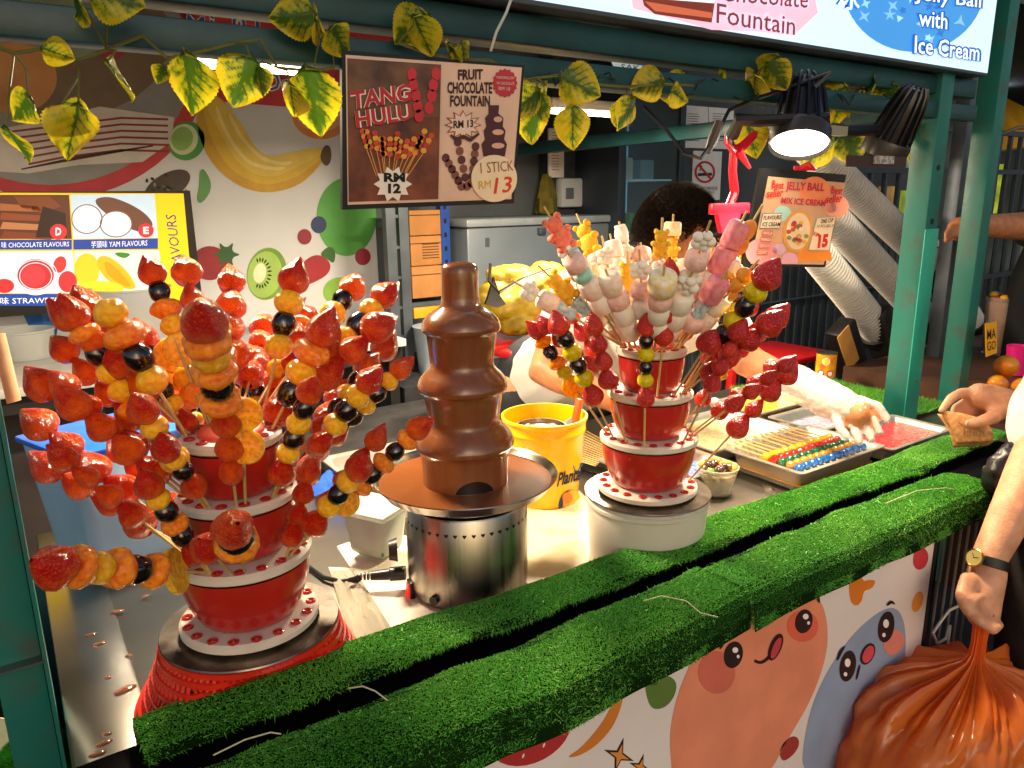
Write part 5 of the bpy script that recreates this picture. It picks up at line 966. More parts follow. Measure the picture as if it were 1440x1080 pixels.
beaker('jar of red juice topped with fruit on the neighbouring counter', 1436, 510, 1.26, .06, .21, '#b5121a', ['#e6b81e', '#c2201c', '#d86a1c'])
pc = PY(1432, 492, 1.12); o = MB().lathe([(.001, 0), (.028, 0), (.036, .10), (.034, .10), (.027, .004)], Vector((0,0,0)), 28).build('pink_cup', mat('pink cup', '#d41a78', .35, sss=.1)); o.location = (pc.x, pc.y, .932); tag(o, 'bright pink cup in front of the red juice jar', 'cup')
for (px, py, lab, s_) in ((1415, 515, 'large yellow mango resting on red netting', 1.), (1402, 540, 'yellow mango lying low against the red netting', .85), (1438, 545, 'orange skinned mango at the edge of the red netting', .9)):
    p = PY(px, py, 1.02); o = MB().ell((0,0,0), (.050*s_, .036*s_, .034*s_), 20, 12).build('mango', mat('mango skin', '#e0951a', .35, col2='#d86f18', vscale=12, coat=.2, sss=.1, ssc=.01)); o.location = p; o.rotation_euler = (0, .3, .4); tag(o, lab, 'mango')
o = MB().ell((0,0,0), (.07, .05, .022), 24, 8).build('fruit_netting', mat('red netting', '#b81f35', .6, var=.4, vscale=120, bump=.5, bscale=300)); o.location = PY(1420, 562, 1.02); tag(o, 'crumpled red fruit netting under the mangoes', 'netting')
nb = MB().b2((PY(1380, 560, 1.03).x, .97, .5), (3.2, 1.12, PY(1400, 568, 1.03).z)).build('fruit_shelf', mat('neighbour counter', '#4a2f20')); tag(nb, 'brown shelf edge under the mangoes', 'shelf')
tgp = YP(1.03); tg = thing('price_tag', 'small yellow handwritten price tag hanging by the mangoes', 'price tag', tgp.at(1393, 495)); MB().slab([tgp.at(x, y) for x, y in ((1386,455),(1402,452),(1402,496),(1387,502))], tgp.n, .002).build('card', mat('yellow card', '#e0a018', .5), tg); ptext(tgp, 'MA', (1388,478), (1400,475), (1388,464), ink('#3a2412'), tg, 1, .01); ptext(tgp, 'GO', (1388,494), (1400,491), (1388,481), ink('#3a2412'), tg, 1, .01)
# ================= signs on the stall front =================
SG = YP(1.06); sg = thing('fascia_lightbox', 'big backlit pale blue fascia sign above the stall front', 'sign', (1.0, 1.1, 1.84))
MB().b2((-.35, 1.062, 1.846), (2.268, 1.17, 2.6), bev=.002).build('case', mat('grey sign frame', '#5a626b', .4, .6), sg)
MB().b2((-.345, 1.0595, 1.853), (2.262, 1.0605, 2.598)).build('lit_face', mat('lit sign face', '#c6e4fa', .4, emis=.5), sg)
SG = YP(1.0594)
def sp(pts, h, name, k=1, s=.42): return pp(SG, pts, glow(h, s), sg, name, k)
sp([(880,-30),(1140,-30),(1150,18),(1116,50),(1060,44),(1000,42),(958,30),(890,12)], '#f0b4c8', 'pink_halo', 1, .5)
sp([(895,-30),(1010,-30),(1000,32),(920,20),(905,8)], '#6b2a1c', 'fountain_picture', 2, .5); sp([(905,2),(1000,18),(1000,26),(920,16)], '#b0583a', 'fountain_picture', 3, .6); sp([(912,-10),(1005,-2),(1003,5),(915,-2)], '#c9d4e6', 'fountain_picture', 4, .8)
for dx, dy, h, b, k in ((0, 0, '#f6c3d4', .075, 5), (0, 0, '#7a3b4a', .005, 6)):
    ptext(SG, 'Fountain', (1005 - b*30, 33 + b*15), (1115 + b*30, 50 + b*15), (1006 - b*30, 5 - b*30), glow(h, .5 if k == 5 else .3), sg, k, b)
    ptext(SG, 'Chocolate', (1010 - b*30, 2 + b*15), (1133 + b*30, 12 + b*15), (1012 - b*30, -26 - b*30), glow(h, .5 if k == 5 else .3), sg, k, b)
sp(el(1285, -22, 100, 95, 0, 50), '#3f8fd8', 'blue_bowl_picture', 1, .45)
for i in range(34): a = random.random()*6.28; r = 90*math.sqrt(random.random()); sp(star(1285 + r*math.cos(a), -22 + r*.92*math.sin(a), 3, 5 + 7*random.random(), 3 + i % 3, 1, a), ['#7fbdf0', '#a9d8f8', '#2a72c4', '#8fd0e8'][i % 4], 'ice_picture', 2, .45) if -22 + r*.92*math.sin(a) > -40 else None
for b, h, k in ((.085, '#1560b8', 5), (.01, '#e9f5ff', 6)):
    e = b*40; G = glow(h, .35 if k == 5 else .55)
    ptext(SG, 'Ice Cream', (1284-e, 75+e*.4), (1374+e, 86+e*.4), (1285-e, 50-e*.6), G, sg, k, b); ptext(SG, 'with', (1290-e, 37+e*.4), (1329+e, 42+e*.4), (1291-e, 13-e*.6), G, sg, k, b)
    ptext(SG, 'Jelly Ball', (1284-e, 6+e*.4), (1376+e, 17+e*.4), (1285-e, -20-e*.6), G, sg, k, b); ptext(SG, '冰', (1176-e, 12+e*.4), (1206+e, 16+e*.4), (1177-e, -20-e*.6), G, sg, k, b)

# hanging menu card
TP = YP(1.045); th_ = thing('hanging_menu_card', 'black framed card advertising candied fruit and chocolate fountain, hanging from the beam', 'menu card', TP.at(610, 292))
MB().slab([TP.at(*p, -.0008) for p in ((481,70),(738,92),(723,286),(482,295))], TP.n, .008).build('frame', BLACKM, th_)
def tp(pts, h, name, k=1): return pp(TP, pts, ink(h, .35), th_, name, k)
tp([(486,77),(734,95),(719,280),(489,288)], '#d9b9a2', 'card_border', 0)
PH = mat('printed photo brown', '#8a4a2c', .35, col2='#3c1d16', vscale=16, detail=3); pp(TP, [(488,82),(620,91),(616,280),(490,284)], PH, th_, 'photo_print', 1)
pp(TP, [(489,84),(619,92),(617,165),(489,165)], mat('printed photo tan', '#7d5536', .35, col2='#4a2f22', vscale=20, detail=3), th_, 'photo_print', 2)
pp(TP, [(622,91),(731,97),(717,277),(618,281)], ink('#dcb9a0', .35), th_, 'photo_print', 1)
for i in range(13):
    x = 508 + i*8 + random.uniform(-3, 3); y = 200 + random.uniform(-8, 8); tp(stroke([(x, y), (545 + (x-545)*.45, 248)], 1.2), '#d99a4a', 'skewer_print', 3)
    for k_ in range(4): tp(el(x - (x-545)*.06*k_, y + 7*k_ - 8, 4.2, 4), ['#c94a22', '#e08a2c', '#b8341c', '#d9a034'][(k_ + i) % 4], 'fruit_print', 4)
for (x, y) in ((578,105),(580,120),(584,135),(586,150),(588,163),(612,104),(608,120),(606,135),(602,152)): tp(el(x, y, 6.5, 9), '#c22a35', 'strawberry_print', 4)
for w_, h, k, b in ((0, '#efe0cf', 5, .07), (0, '#b3262e', 6, .03)):
    ptext(TP, 'TANG', (493, 155), (577, 142), (491, 129), ink(h), th_, k, b); ptext(TP, 'HULU', (500, 181), (578, 169), (497, 157), ink(h), th_, k, b)
tp(star(551, 259, 19, 27, 10, .95), '#efe6d8', 'burst_print', 5); ptext(TP, 'RM', (538, 256), (568, 256), (538, 243), ink('#141010'), th_, 6, .05); ptext(TP, '12', (544, 272), (562, 272), (544, 258), ink('#141010'), th_, 6, .05)
ptext(TP, 'FRUIT', (643,113), (678,112), (643,98), ink('#3a1d26'), th_, 3, .04); ptext(TP, 'CHOCOLATE', (628,132), (691,132), (628,115), ink('#3a1d26'), th_, 3, .035); ptext(TP, 'FOUNTAIN', (632,150), (688,150), (632,134), ink('#3a1d26'), th_, 3, .035)
tp(star(709, 117, 16, 18, 16, 1.15), '#b3303c', 'red_seal', 3); 
for i, s in enumerate(('MARSHMALLOW', 'W/ CHOCOLATE', 'RM 10')): ptext(TP, s, (697 + (i == 2)*3, 111+i*8), (722 - (i == 2)*6, 112+i*8), (697 + (i == 2)*3, 107+i*8 - (i == 2)*1), ink('#e8c9b8'), th_, 4, .0)
tp(star(650, 176, 17, 27, 12, .8), '#9a4a3a', 'burst_print', 3); tp(star(650, 176, 15, 23, 12, .8), '#e2c4ae', 'burst_print', 4); ptext(TP, 'RM 13', (636,181), (664,179), (636,170), ink('#2c1616'), th_, 5, .03)
fx, fy = 693, 148; tp([(fx-7,fy),(fx+8,fy),(fx+7,fy+12),(fx+14,fy+18),(fx+13,fy+30),(fx+17,fy+36),(fx+15,fy+48),(fx+19,fy+55),(fx+16,fy+72),(fx-14,fy+72),(fx-17,fy+55),(fx-12,fy+48),(fx-14,fy+36),(fx-10,fy+30),(fx-12,fy+18),(fx-7,fy+12)], '#4a2326', 'fountain_print', 3)
for yy, w_ in ((16, 6), (34, 8), (53, 9)): tp(el(fx+6, fy+yy+4, w_, 4), '#d9a890', 'fountain_glint_print', 4)
for (a, b) in (((626,222),(648,262)), ((643,200),(656,262)), ((668,206),(662,258))):
    for i in range(6): t = i/5; tp(el(a[0]+(b[0]-a[0])*t, a[1]+(b[1]-a[1])*t, 5.5, 6), ['#5a2c2c', '#7d4a3e'][i % 2], 'dipped_fruit_print', 3)
tp(stroke([(632,190),(640,196),(650,192),(660,197),(672,188)], [3, 6, 5, 6, 3]), '#4a2326', 'drip_print', 5)
ds = thing('price_disc', 'round white handwritten price disc taped over the hanging card', 'price tag', TP.at(693, 285)); MB().slab([TP.at(x, y, .0045) for x, y in el(693, 251, 32, 33, 0, 40)], TP.n, .0015).build('disc', mat('price disc paper', '#e6d2ae', .5, var=.04), ds)
TQ = YP(1.0403); ptext(TQ, '1 STICK', (676,244), (722,240), (675,229), ink('#8a5a3a'), ds, 1, .0); ptext(TQ, 'RM', (673,266), (690,264), (673,255), ink('#c9a21c'), ds, 1, .0); ptext(TQ, '13', (694,273), (718,270), (697,250), ink('#cf3a22'), ds, 1, .01)

# ice cream card held by a red clip stand
JA, JB, JC_, JD = Vector((1.3884,1.0863,1.6027)), Vector((1.6380,1.0449,1.5885)), Vector((1.6307,1.0736,1.3772)), Vector((1.3811,1.1149,1.3914))
JP = Plane(JA, (JB-JA).cross(JD-JA)); jy = thing('ice_cream_card', 'black framed jelly ball ice cream price card held by the red clip stand', 'price card', (JC_+JD)/2)
MB().slab([JA, JB, JC_, JD], JP.n, .008).build('frame', BLACKM, jy)
def jp(pts, h, name, k=1): return pp(JP, pts, ink(h, .4), jy, name, k)
jp([(1080,248),(1189,257),(1158,372),(1055,371)], '#cf9f78', 'card_print', 1)
for (x, y, r, h) in ((1145, 268, 22, '#eb8a5a'), (1175, 290, 18, '#e8967c'), (1100, 300, 12, '#a9cfc4'), (1070, 355, 22, '#e58a8a'), (1145, 362, 24, '#ef8a2c'), (1168, 292, 8, '#d99ab0'), (1095, 350, 9, '#d8a8bc'), (1110, 366, 12, '#e6a6b8')):
    jp([p for p in el(x, y, r, r*.9) if (p[1] < 371)] if y + r*.9 > 371 else el(x, y, r, r*.9), h, 'spot_print', 2)
ptext(JP, 'JELLY BALL', (1103,270), (1157,272), (1105,255), ink('#c2324a'), jy, 4, .03); ptext(JP, 'MIX ICE CREAM', (1097,286), (1159,290), (1098,277), ink('#c2324a'), jy, 4, .03)
for (x, y) in ((1080, 254), (1163, 262)): ptext(JP, 'Best', (x+4, y+10), (x+20, y+12), (x+5, y-1), ink('#cf2222'), jy, 5, .02); ptext(JP, 'seller', (x-4, y+24), (x+19, y+22), (x-2, y+12), ink('#cf2222'), jy, 5, .02)
jp(el(1121, 325, 21, 30, 8), '#e09a4a', 'cup_print', 3); jp(el(1121, 325, 17, 26, 8), '#e8c9a0', 'cup_print', 4)
for i in range(24): a = random.random()*6.28; r = math.sqrt(random.random()); jp(el(1121 + 14*r*math.cos(a), 327 + 21*r*math.sin(a), 3.4, 3), ['#c9502c', '#e8b04a', '#8a9a3a', '#b8406a', '#f0dcb8'][i % 5], 'topping_print', 5)
jp([(1071,300),(1099,299),(1096,321),(1067,321)], '#4f8a8a', 'box_print', 3); jp([(1072,301),(1098,300),(1095,320),(1068,320)], '#e6cfb0', 'box_print', 4)
ptext(JP, 'FLAVOURS', (1072,309), (1096,308), (1073,303), ink('#3a1d16'), jy, 5, .02); ptext(JP, 'ICE CREAM', (1070,318), (1095,318), (1071,312), ink('#3a1d16'), jy, 5, .02)
for i, s in enumerate(('VANILLA', 'MANGO', 'CHOCOLATE', 'COCONUT')): x = 1073 - i*2.4; y = 330 + i*9; jp([(x-2,y-6),(x+13,y-6),(x+13,y+1),(x-2,y+1)], '#c9705a', 'tag_print', 3); ptext(JP, s, (x-1, y-.5), (x+12, y-.5), (x-1, y-4.5), ink('#f0d8c0'), jy, 4, .0)
jp([(1147,306),(1174,304),(1165,352),(1135,352)], '#8fb0a0', 'box_print', 3); jp([(1148,307),(1173,305),(1164,351),(1136,351)], '#ecd2b0', 'box_print', 4)
ptext(JP, 'ONE CUP', (1152,314), (1170,312), (1153,308), ink('#2c1a16'), jy, 5, .02); ptext(JP, '13 PCS JELLY', (1147,321), (1170,320), (1148,316), ink('#2c1a16'), jy, 5, .01); ptext(JP, 'RM', (1142,331), (1150,333), (1143,325), ink('#cf2222'), jy, 5, .02); ptext(JP, '15', (1148,349), (1162,347), (1150,330), ink('#cf2222'), jy, 5, .06)
REDP = mat('pink red clip plastic', '#e01c38', .35, coat=.3, sss=.08, ssc=.01)
cs = thing('clip_stand', 'bright red plastic clip holder arm beside the lit spotlight', 'clip holder', PY(1023, 320, 1.09))
MB().tube([PY(1033, 270, 1.10), PY(1030, 240, 1.10), PY(1032, 214, 1.10)], [.010, .009, .009], 10).build('arm', REDP, cs)
MB().tube([PY(1022, 188, 1.10), PY(1022, 200, 1.10), PY(1030, 212, 1.10), PY(1044, 206, 1.10), PY(1058, 192, 1.10), PY(1062, 186, 1.10)], [.006, .010, .012, .012, .010, .006], 8, flat=.6).build('jaw', REDP, cs); MB().tube([PY(1038, 212, 1.09), PY(1046, 224, 1.09), PY(1054, 236, 1.09)], [.009, .007, .004], 8).build('lever', REDP, cs)
MB().b2(PY(1004, 286, 1.085), PY(1047, 300, 1.10), bev=.003).build('clip_bar', REDP, cs); MB().slab([PY(x, y, 1.084) for x, y in ((1010,300),(1042,300),(1034,328),(1016,328))], Vector((0,-1,0)), .012).build('clip_jaw', REDP, cs)
MB().tube([PY(1033, 270, 1.10), PY(1026, 288, 1.095)], .009, 8).build('neck', REDP, cs)
c2 = thing('red_clip', 'small bright red clip gripping the top of the ice cream card', 'clip', JP.at(1132, 240)); MB().b2(JP.at(1116, 232, .006), JP.at(1150, 241, -.012), bev=.003).build('grip', REDP, c2); MB().tube([JP.at(1124, 236, 0), JP.at(1136, 229, .004), JP.at(1146, 238, .0)], .004, 8).build('wire', REDP, c2)
YC = Plane(PY(1020, 370, 1.13), (-.25, -1, .1)); yc = thing('yellow_price_card', 'small yellow card with black letters half hidden by marshmallow skewers', 'price card', YC.at(1020, 410))
MB().slab([YC.at(*p) for p in ((990,330),(1045,345),(1040,382),(1016,382),(985,395))], YC.n, .004).build('card', mat('yellow sign card', '#d9a81c', .5, var=.08), yc); ptext(YC, 'JE', (994,352), (1012,352), (998,330), ink('#161210'), yc, 1, .05); pp(YC, el(1036, 362, 3, 4), ink('#161210'), yc, 'dot_print', 1)
MB().tube([YC.at(1024, 332, -.006), PY(1024, 326, 1.088)], .005, 6).build('clip_tab', REDP, yc)

# ================= leaf garland on the beams =================
def leaf_mat():
    m = bpy.data.materials.new('variegated leaf'); m.use_nodes = True; N = m.node_tree.nodes; L = m.node_tree.links; b = N['Principled BSDF']
    at = N.new('ShaderNodeAttribute'); at.attribute_name = 'edge'; tc = N.new('ShaderNodeTexCoord'); nz = N.new('ShaderNodeTexNoise'); nz.inputs['Scale'].default_value = 4; nz.inputs['Detail'].default_value = 6; L.new(tc.outputs['Object'], nz.inputs['Vector'])
    ad = N.new('ShaderNodeMath'); ad.operation = 'MULTIPLY_ADD'; L.new(nz.outputs[0], ad.inputs[0]); ad.inputs[1].default_value = .9; L.new(at.outputs['Fac'], ad.inputs[2])
    rp = N.new('ShaderNodeValToRGB'); e = rp.color_ramp.elements; e[0].position = .56; e[0].color = (*hx('#3c5c14'), 1); e[1].position = .9; e[1].color = (*hx('#d2bd20'), 1); e2 = rp.color_ramp.elements.new(.72); e2.color = (*hx('#a3a41c'), 1); L.new(ad.outputs[0], rp.inputs[0])
    L.new(rp.outputs[0], b.inputs['Base Color']); b.inputs['Roughness'].default_value = .45
    tr = N.new('ShaderNodeBsdfTranslucent'); L.new(rp.outputs[0], tr.inputs[0]); mx = N.new('ShaderNodeMixShader'); mx.inputs[0].default_value = .5; L.new(b.outputs[0], mx.inputs[1]); L.new(tr.outputs[0], mx.inputs[2]); L.new(mx.outputs[0], N['Material Output'].inputs[0]); return m
LM = leaf_mat()
def leaf_mesh(seed):
    r = random.Random(seed); n, k = 22, 30; vs = []; ed = []; fs = []; curl = r.uniform(.3, 1.2); fold = r.uniform(.1, .7); tw = r.uniform(-.5, .5); green = r.uniform(-.12, .10); asp = r.uniform(.85, 1.1)
    for i in range(k+1):
        t = i/k; w = asp*.5*math.sin(math.pi*(t**.62))**.8 * (1 if t < .97 else .6) + .002; w *= 1 + .035*((i % 2)*2-1)*(0 < t < 1)
        for j in range(n+1):
            s = -1 + 2*j/n; y = .22*curl*math.sin(t*2.2)*t + fold*.5*abs(s)*w + .05*math.sin(5*s+6*t+seed)*abs(s) + tw*s*w*t
            vein = abs(math.sin(math.pi*(6*t - 2.2*abs(s)))); ve = -.16*(vein < .22) - .18*(abs(s) < .06); y += .012*(vein < .22)
            vs.append((s*w, y, -t + .12*(1-abs(s))*(t < .2))); ed.append(abs(s)**1.5*.5 + .25*t + green + ve)
    for i in range(k):
        for j in range(n): a = i*(n+1)+j; fs.append((a, a+n+1, a+n+2, a+1))
    mb = MB().add(vs, fs); me = mb.mesh('leaf', LM, 80); at = me.attributes.new('edge', 'FLOAT', 'POINT'); at.data.foreach_set('value', ed); return me
LF = [leaf_mesh(s) for s in range(14)]
def garland(label, vine, leaves):
    t = thing('leaf_garland', label, 'garland', vine[0]); VM = mat('vine stem', '#5a5a22', .6, var=.3)
    MB().tube(vine, .0022, 6).build('vine', VM, t)
    for (px, py, y, size, roll, tilt) in leaves:
        top = PY(px, py, y); o = inst('leaf', random.choice(LF), t, top - Vector(vine[0])); sz = 1.02 * size / FPX * (top - C0).dot(_F); o.scale = (sz*1.02, sz, sz)
        o.rotation_euler = (R_(tilt), R_(roll), R_(random.uniform(-85, 25)))
        near = min(vine, key=lambda q: (Vector(q)-top).length); mid = (Vector(near)+top)/2 + Vector((random.uniform(-.01, .01), -.008, .006)); MB().tube([near, mid, top], .0012, 5).build('stalk', VM, t)
v1 = [PY(x, y, 1.07) for x, y in ((-20,60),(20,75),(60,68),(110,85),(150,70),(200,50),(235,82),(270,75),(330,60),(365,55),(390,95),(440,100),(470,95))]
garland('trailing vine of yellow green leaves along the end of the beam by the banner', v1, [(125,-12,1.02,72,-75,20),(105,-5,1.02,60,70,30),(60,68,1.04,40,-60,50),(150,88,1.04,68,40,20),(40,138,1.03,60,60,25),(110,150,1.03,75,10,10),(85,150,1.05,50,-50,20),(8,180,1.02,58,20,30),(262,78,1.05,80,12,5),(228,92,1.04,30,25,30),(352,82,1.05,70,24,0),(362,95,1.05,38,-5,0),(430,98,1.05,90,-4,8),(408,120,1.05,50,30,20),(445,28,1.03,60,-80,40),(440,20,1.03,62,85,30),(466,40,1.03,50,-40,30)])
v2 = [PY(x, y, 1.06) for x, y in ((560,60),(600,75),(640,82),(690,85),(740,112),(790,105),(830,118),(880,122),(930,118),(975,120))]
garland('trailing vine of yellow green leaves along the middle of the beam', v2, [(600,20,1.04,60,40,30),(582,24,1.03,55,-8,20),(650,60,1.04,46,-30,20),(632,62,1.04,40,40,30),(765,118,1.06,62,-35,10),(758,128,1.05,55,50,10),(752,130,1.06,70,-5,10),(805,150,1.03,58,-4,0),(790,108,1.03,60,-62,20),(892,140,1.06,48,25,10),(878,138,1.07,44,-20,15),(932,112,1.05,48,70,20),(945,128,1.05,40,-70,20)])
v3 = [PY(x, y, 1.13) for x, y in ((960,128),(1000,120),(1040,128),(1085,112),(1130,122),(1170,125),(1210,125),(1255,135),(1285,150)) ]
garland('trailing vine of yellow green leaves above the spotlights', v3, [(1092,78,1.06,48,22,20),(1080,90,1.05,44,-30,20),(1062,105,1.06,46,40,40),(1050,172,1.17,52,-15,10),(1068,178,1.17,42,30,10),(1170,195,1.2,54,40,10),(1188,190,1.2,46,-20,10),(1255,118,1.10,40,10,20),(1276,168,1.14,46,0,10),(1190,122,1.10,46,60,30),(1205,135,1.1,42,-40,30),(1155,135,1.12,46,15,30),(1180,150,1.12,36,0,20),(1230,118,1.09,50,-75,30),(1290,200,1.2,34,10,10),(970,120,1.1,46,75,30),(1012,112,1.1,40,-70,30)])
for i in range(8):
    x = 760 + i*68; pts = [PY(x + random.uniform(-10, 10) + j*9, 108 + (x-760)*.07 + random.uniform(-14, 16), 1.10 - .03*(j % 2)) for j in range(6)]
    o = MB().tube(pts, .0016, 5).build('dry_twig', mat('dark twig', '#2a2418', .8), org=pts[0]); tag(o, 'thin dark dry twig tangled along the beam', 'twig', 'dry twigs on the beam')
ct_ = MB().tube([PY(720, -4, 1.03), PY(712, 18, 1.03), PY(698, 45, 1.03), PY(690, 72, 1.04)], .0022, 6).build('cable_tie', mat('white cord', '#b8b4ac', .5), org=PY(690, 72, 1.04)); tag(ct_, 'thin white cord tied over the beam above the hanging card', 'cord')
# ================= people =================
def organic(name, m, parent, parts, voxel=.006, smooth=8):
    """parts: ('t', [(p, r)...]) tubes and ('e', centre, radii, matrix) ellipsoids fused into one continuous surface"""
    mb = MB()
    for p in parts:
        if p[0] == 't':
            pts = [Vector(a) for a, _ in p[1]]; rs = [b for _, b in p[1]]
            # resample so that joints stay round
            P_, R2 = [], []
            for i in range(len(pts)-1):
                for k in range(5): t = k/5; P_.append(pts[i].lerp(pts[i+1], t)); R2.append(rs[i]+(rs[i+1]-rs[i])*t)
            P_.append(pts[-1]); R2.append(rs[-1]); mb.tube(P_, R2, 14)
            for q, r in ((pts[0], rs[0]), (pts[-1], rs[-1])): mb.ell(q, (r*.99, r*.99, r*.99), 14, 9)
        else: mb.ell(p[1], p[2], 22, 14, p[3] if len(p) > 3 else None)
    ob = mb.build(name, m, parent, smooth=80)
    md = ob.modifiers.new('fuse', 'REMESH'); md.mode = 'VOXEL'; md.voxel_size = voxel; md.use_smooth_shade = True
    md = ob.modifiers.new('soft', 'SMOOTH'); md.iterations = smooth; md.factor = .5
    dg = bpy.context.evaluated_depsgraph_get(); dg.update(); me = bpy.data.meshes.new_from_object(ob.evaluated_get(dg)); ob.modifiers.clear(); ob.data = me; me.name = name
    me.shade_smooth(); return ob
def crumple(ob, amp, freq, seed=0.):
    from mathutils import noise as MN
    me = ob.data; me.calc_loop_triangles() if False else None
    for v in me.vertices:
        d = sum(a*(abs(MN.noise(v.co*f_*freq + Vector((seed, 0, 0)))) - .22) for f_, a in ((1, 1.), (2.2, .5), (4.5, .28))); v.co += v.normal*amp*d
    me.update(); return ob
def skin(n, c): return mat(n, c, .5, var=.16, vscale=38, sss=.2, ssc=.01, sssr=(1, .4, .25), bump=.22, bscale=240, detail=8)
# ---- seller leaning over the pans
SKN = skin('skin warm', '#b9794f'); sl_ = thing('person', 'person in a white t-shirt leaning over the pans with a clear plastic glove', 'person', (1.40, 1.95, 0))
hd = PD(948, 328, 1.95); tilt = Matrix.Rotation(R_(28), 3, 'X') @ Matrix.Rotation(R_(0), 3, 'Z')
nk = PD(912, 398, 2.05); ch = PD(892, 462, 2.08); rs_, ls_ = PD(815, 415, 2.06), PD(1000, 440, 2.03)
re_, rw = PD(765, 522, 1.90), PD(880, 568, 1.80); le, lw = PD(1052, 508, 1.92), PD(1138, 548, 1.80); lh = PD(1188, 572, 1.74)
hip = Vector((1.42, 1.93, .95)); 
face = Matrix.Rotation(R_(40), 3, 'Z') @ Matrix.Rotation(R_(25), 3, 'X')
hand = [('t', [(lw, .026), (PD(1160, 560, 1.77), .034), (lh, .036), (PD(1205, 582, 1.72), .030)])]
for (a, b, c_) in (((1202,572),(1226,588),(1237,607)), ((1199,582),(1218,601),(1225,618)), ((1190,590),(1204,608),(1209,622)), ((1208,562),(1234,572),(1248,590)), ((1176,584),(1182,602),(1190,614))):
    hand.append(('t', [(PD(*a, 1.73), .011), (PD(*b, 1.71), .0098), (PD(*c_, 1.70), .008)]))
parts = [('e', hd, (.076, .092, .112), face), ('e', hd + face @ Vector((0, -.030, -.06)), (.055, .062, .06), face), ('t', [(hd + Vector((-.02, .04, -.06)), .05), (nk, .056), (ch, .09)]),
         ('e', hd + face @ Vector((0, -.098, -.018)), (.012, .020, .020), face), ('e', hd + face @ Vector((-.082, .008, -.012)), (.014, .021, .034), face), ('e', hd + face @ Vector((.076, .005, -.01)), (.008, .018, .030), face),
         ('t', [(ch, .12), ((ch+hip)/2, .125), (hip, .13)]), ('t', [(rs_, .06), (re_, .043), (rw, .030), (PD(915, 580, 1.78), .032)]), ('t', [(ls_, .06), (le, .043), (lw, .029)]),
         ('t', [(rs_, .065), (ch, .10), (ls_, .065)])] + hand
for s in (-1, 1): parts.append(('t', [(hip + Vector((s*.09, 0, -.02)), .095), (hip + Vector((s*.10, .02, -.45)), .065), (hip + Vector((s*.10, .05, -.87)), .042)]))
body = organic('body', SKN, sl_, parts, .0055, 6)
organic('shirt', mat('white cotton', '#d3cdc3', .85, var=.06, vscale=9, bump=.35, bscale=22, sss=.1, ssc=.01), sl_, [('t', [(nk + Vector((0,.02,-.05)), .075), (ch, .135), ((ch+hip)/2, .145), (hip, .15)]), ('t', [(rs_, .082), (ch, .125), (ls_, .082)]), ('t', [(rs_, .082), (rs_.lerp(re_, .55), .072)]), ('t', [(ls_, .082), (ls_.lerp(le, .5), .07)])], .008, 6)
organic('trousers', mat('dark trousers', '#1d2026', .8), sl_, [('t', [(hip + Vector((0, 0, .02)), .155), (hip + Vector((0, 0, -.08)), .15)])] + [('t', [(hip + Vector((s*.09, 0, -.05)), .11), (hip + Vector((s*.10, .02, -.45)), .08), (hip + Vector((s*.10, .05, -.86)), .062)]) for s in (-1, 1)], .012, 6)
def hair(parent, c, rad, M_, n, dens_front, ln, m):
    v = RNG.normal(0, 1, (n, 3)); v /= np.linalg.norm(v, axis=1)[:, None]; mb = MB(); keep = 0
    base = MB()
    for q in v:
        if q[2] < dens_front(q) + .12*random.gauss(0, 1): continue
        loc = Vector((q[0]*rad[0], q[1]*rad[1], q[2]*rad[2])); nrm = Vector((q[0]/rad[0], q[1]/rad[1], q[2]/rad[2])).normalized(); d = (nrm*.8 + Vector(RNG.normal(0, .35, 3)) + Vector((0, .3, -.1))).normalized(); w = d.orthogonal().normalized()*.0011
        p = c + M_ @ loc; mb.add([p - M_ @ w, p + M_ @ w, p + M_ @ (d*ln)], [(0, 1, 2)])
    return mb.build('hair', m, parent, smooth=-1)
HM = mat('black hair', '#2c221c', .6, spec=.4, var=.5, vscale=90)
hair(sl_, hd, (.0775, .0945, .1165), face, 60000, lambda q: (.48 if q[1] < -.45 else (.16 if q[1] < .15 else -.35)), .02, HM)
hc = [('e', hd + face @ Vector((0, .014, .034)), (.0745, .083, .086), face)]
organic('hair_cap', HM, sl_, hc, .006, 2)
# clear crinkled glove over the hand
gl = organic('glove', mat('clear glove film', '#e2dfda', .12, alpha=.55, bump=.3, bscale=50, spec=.9, coat=.5), sl_, [('t', [(le.lerp(lw, .75), .046), (lw, .044), (PD(1160, 560, 1.77), .044), (lh, .041), (PD(1202, 580, 1.725), .032)])] + [('t', [(a, r*1.12) for a, r in h[1]]) for h in hand[1:]], .0035, 2)

crumple(gl, .0045, 30.)
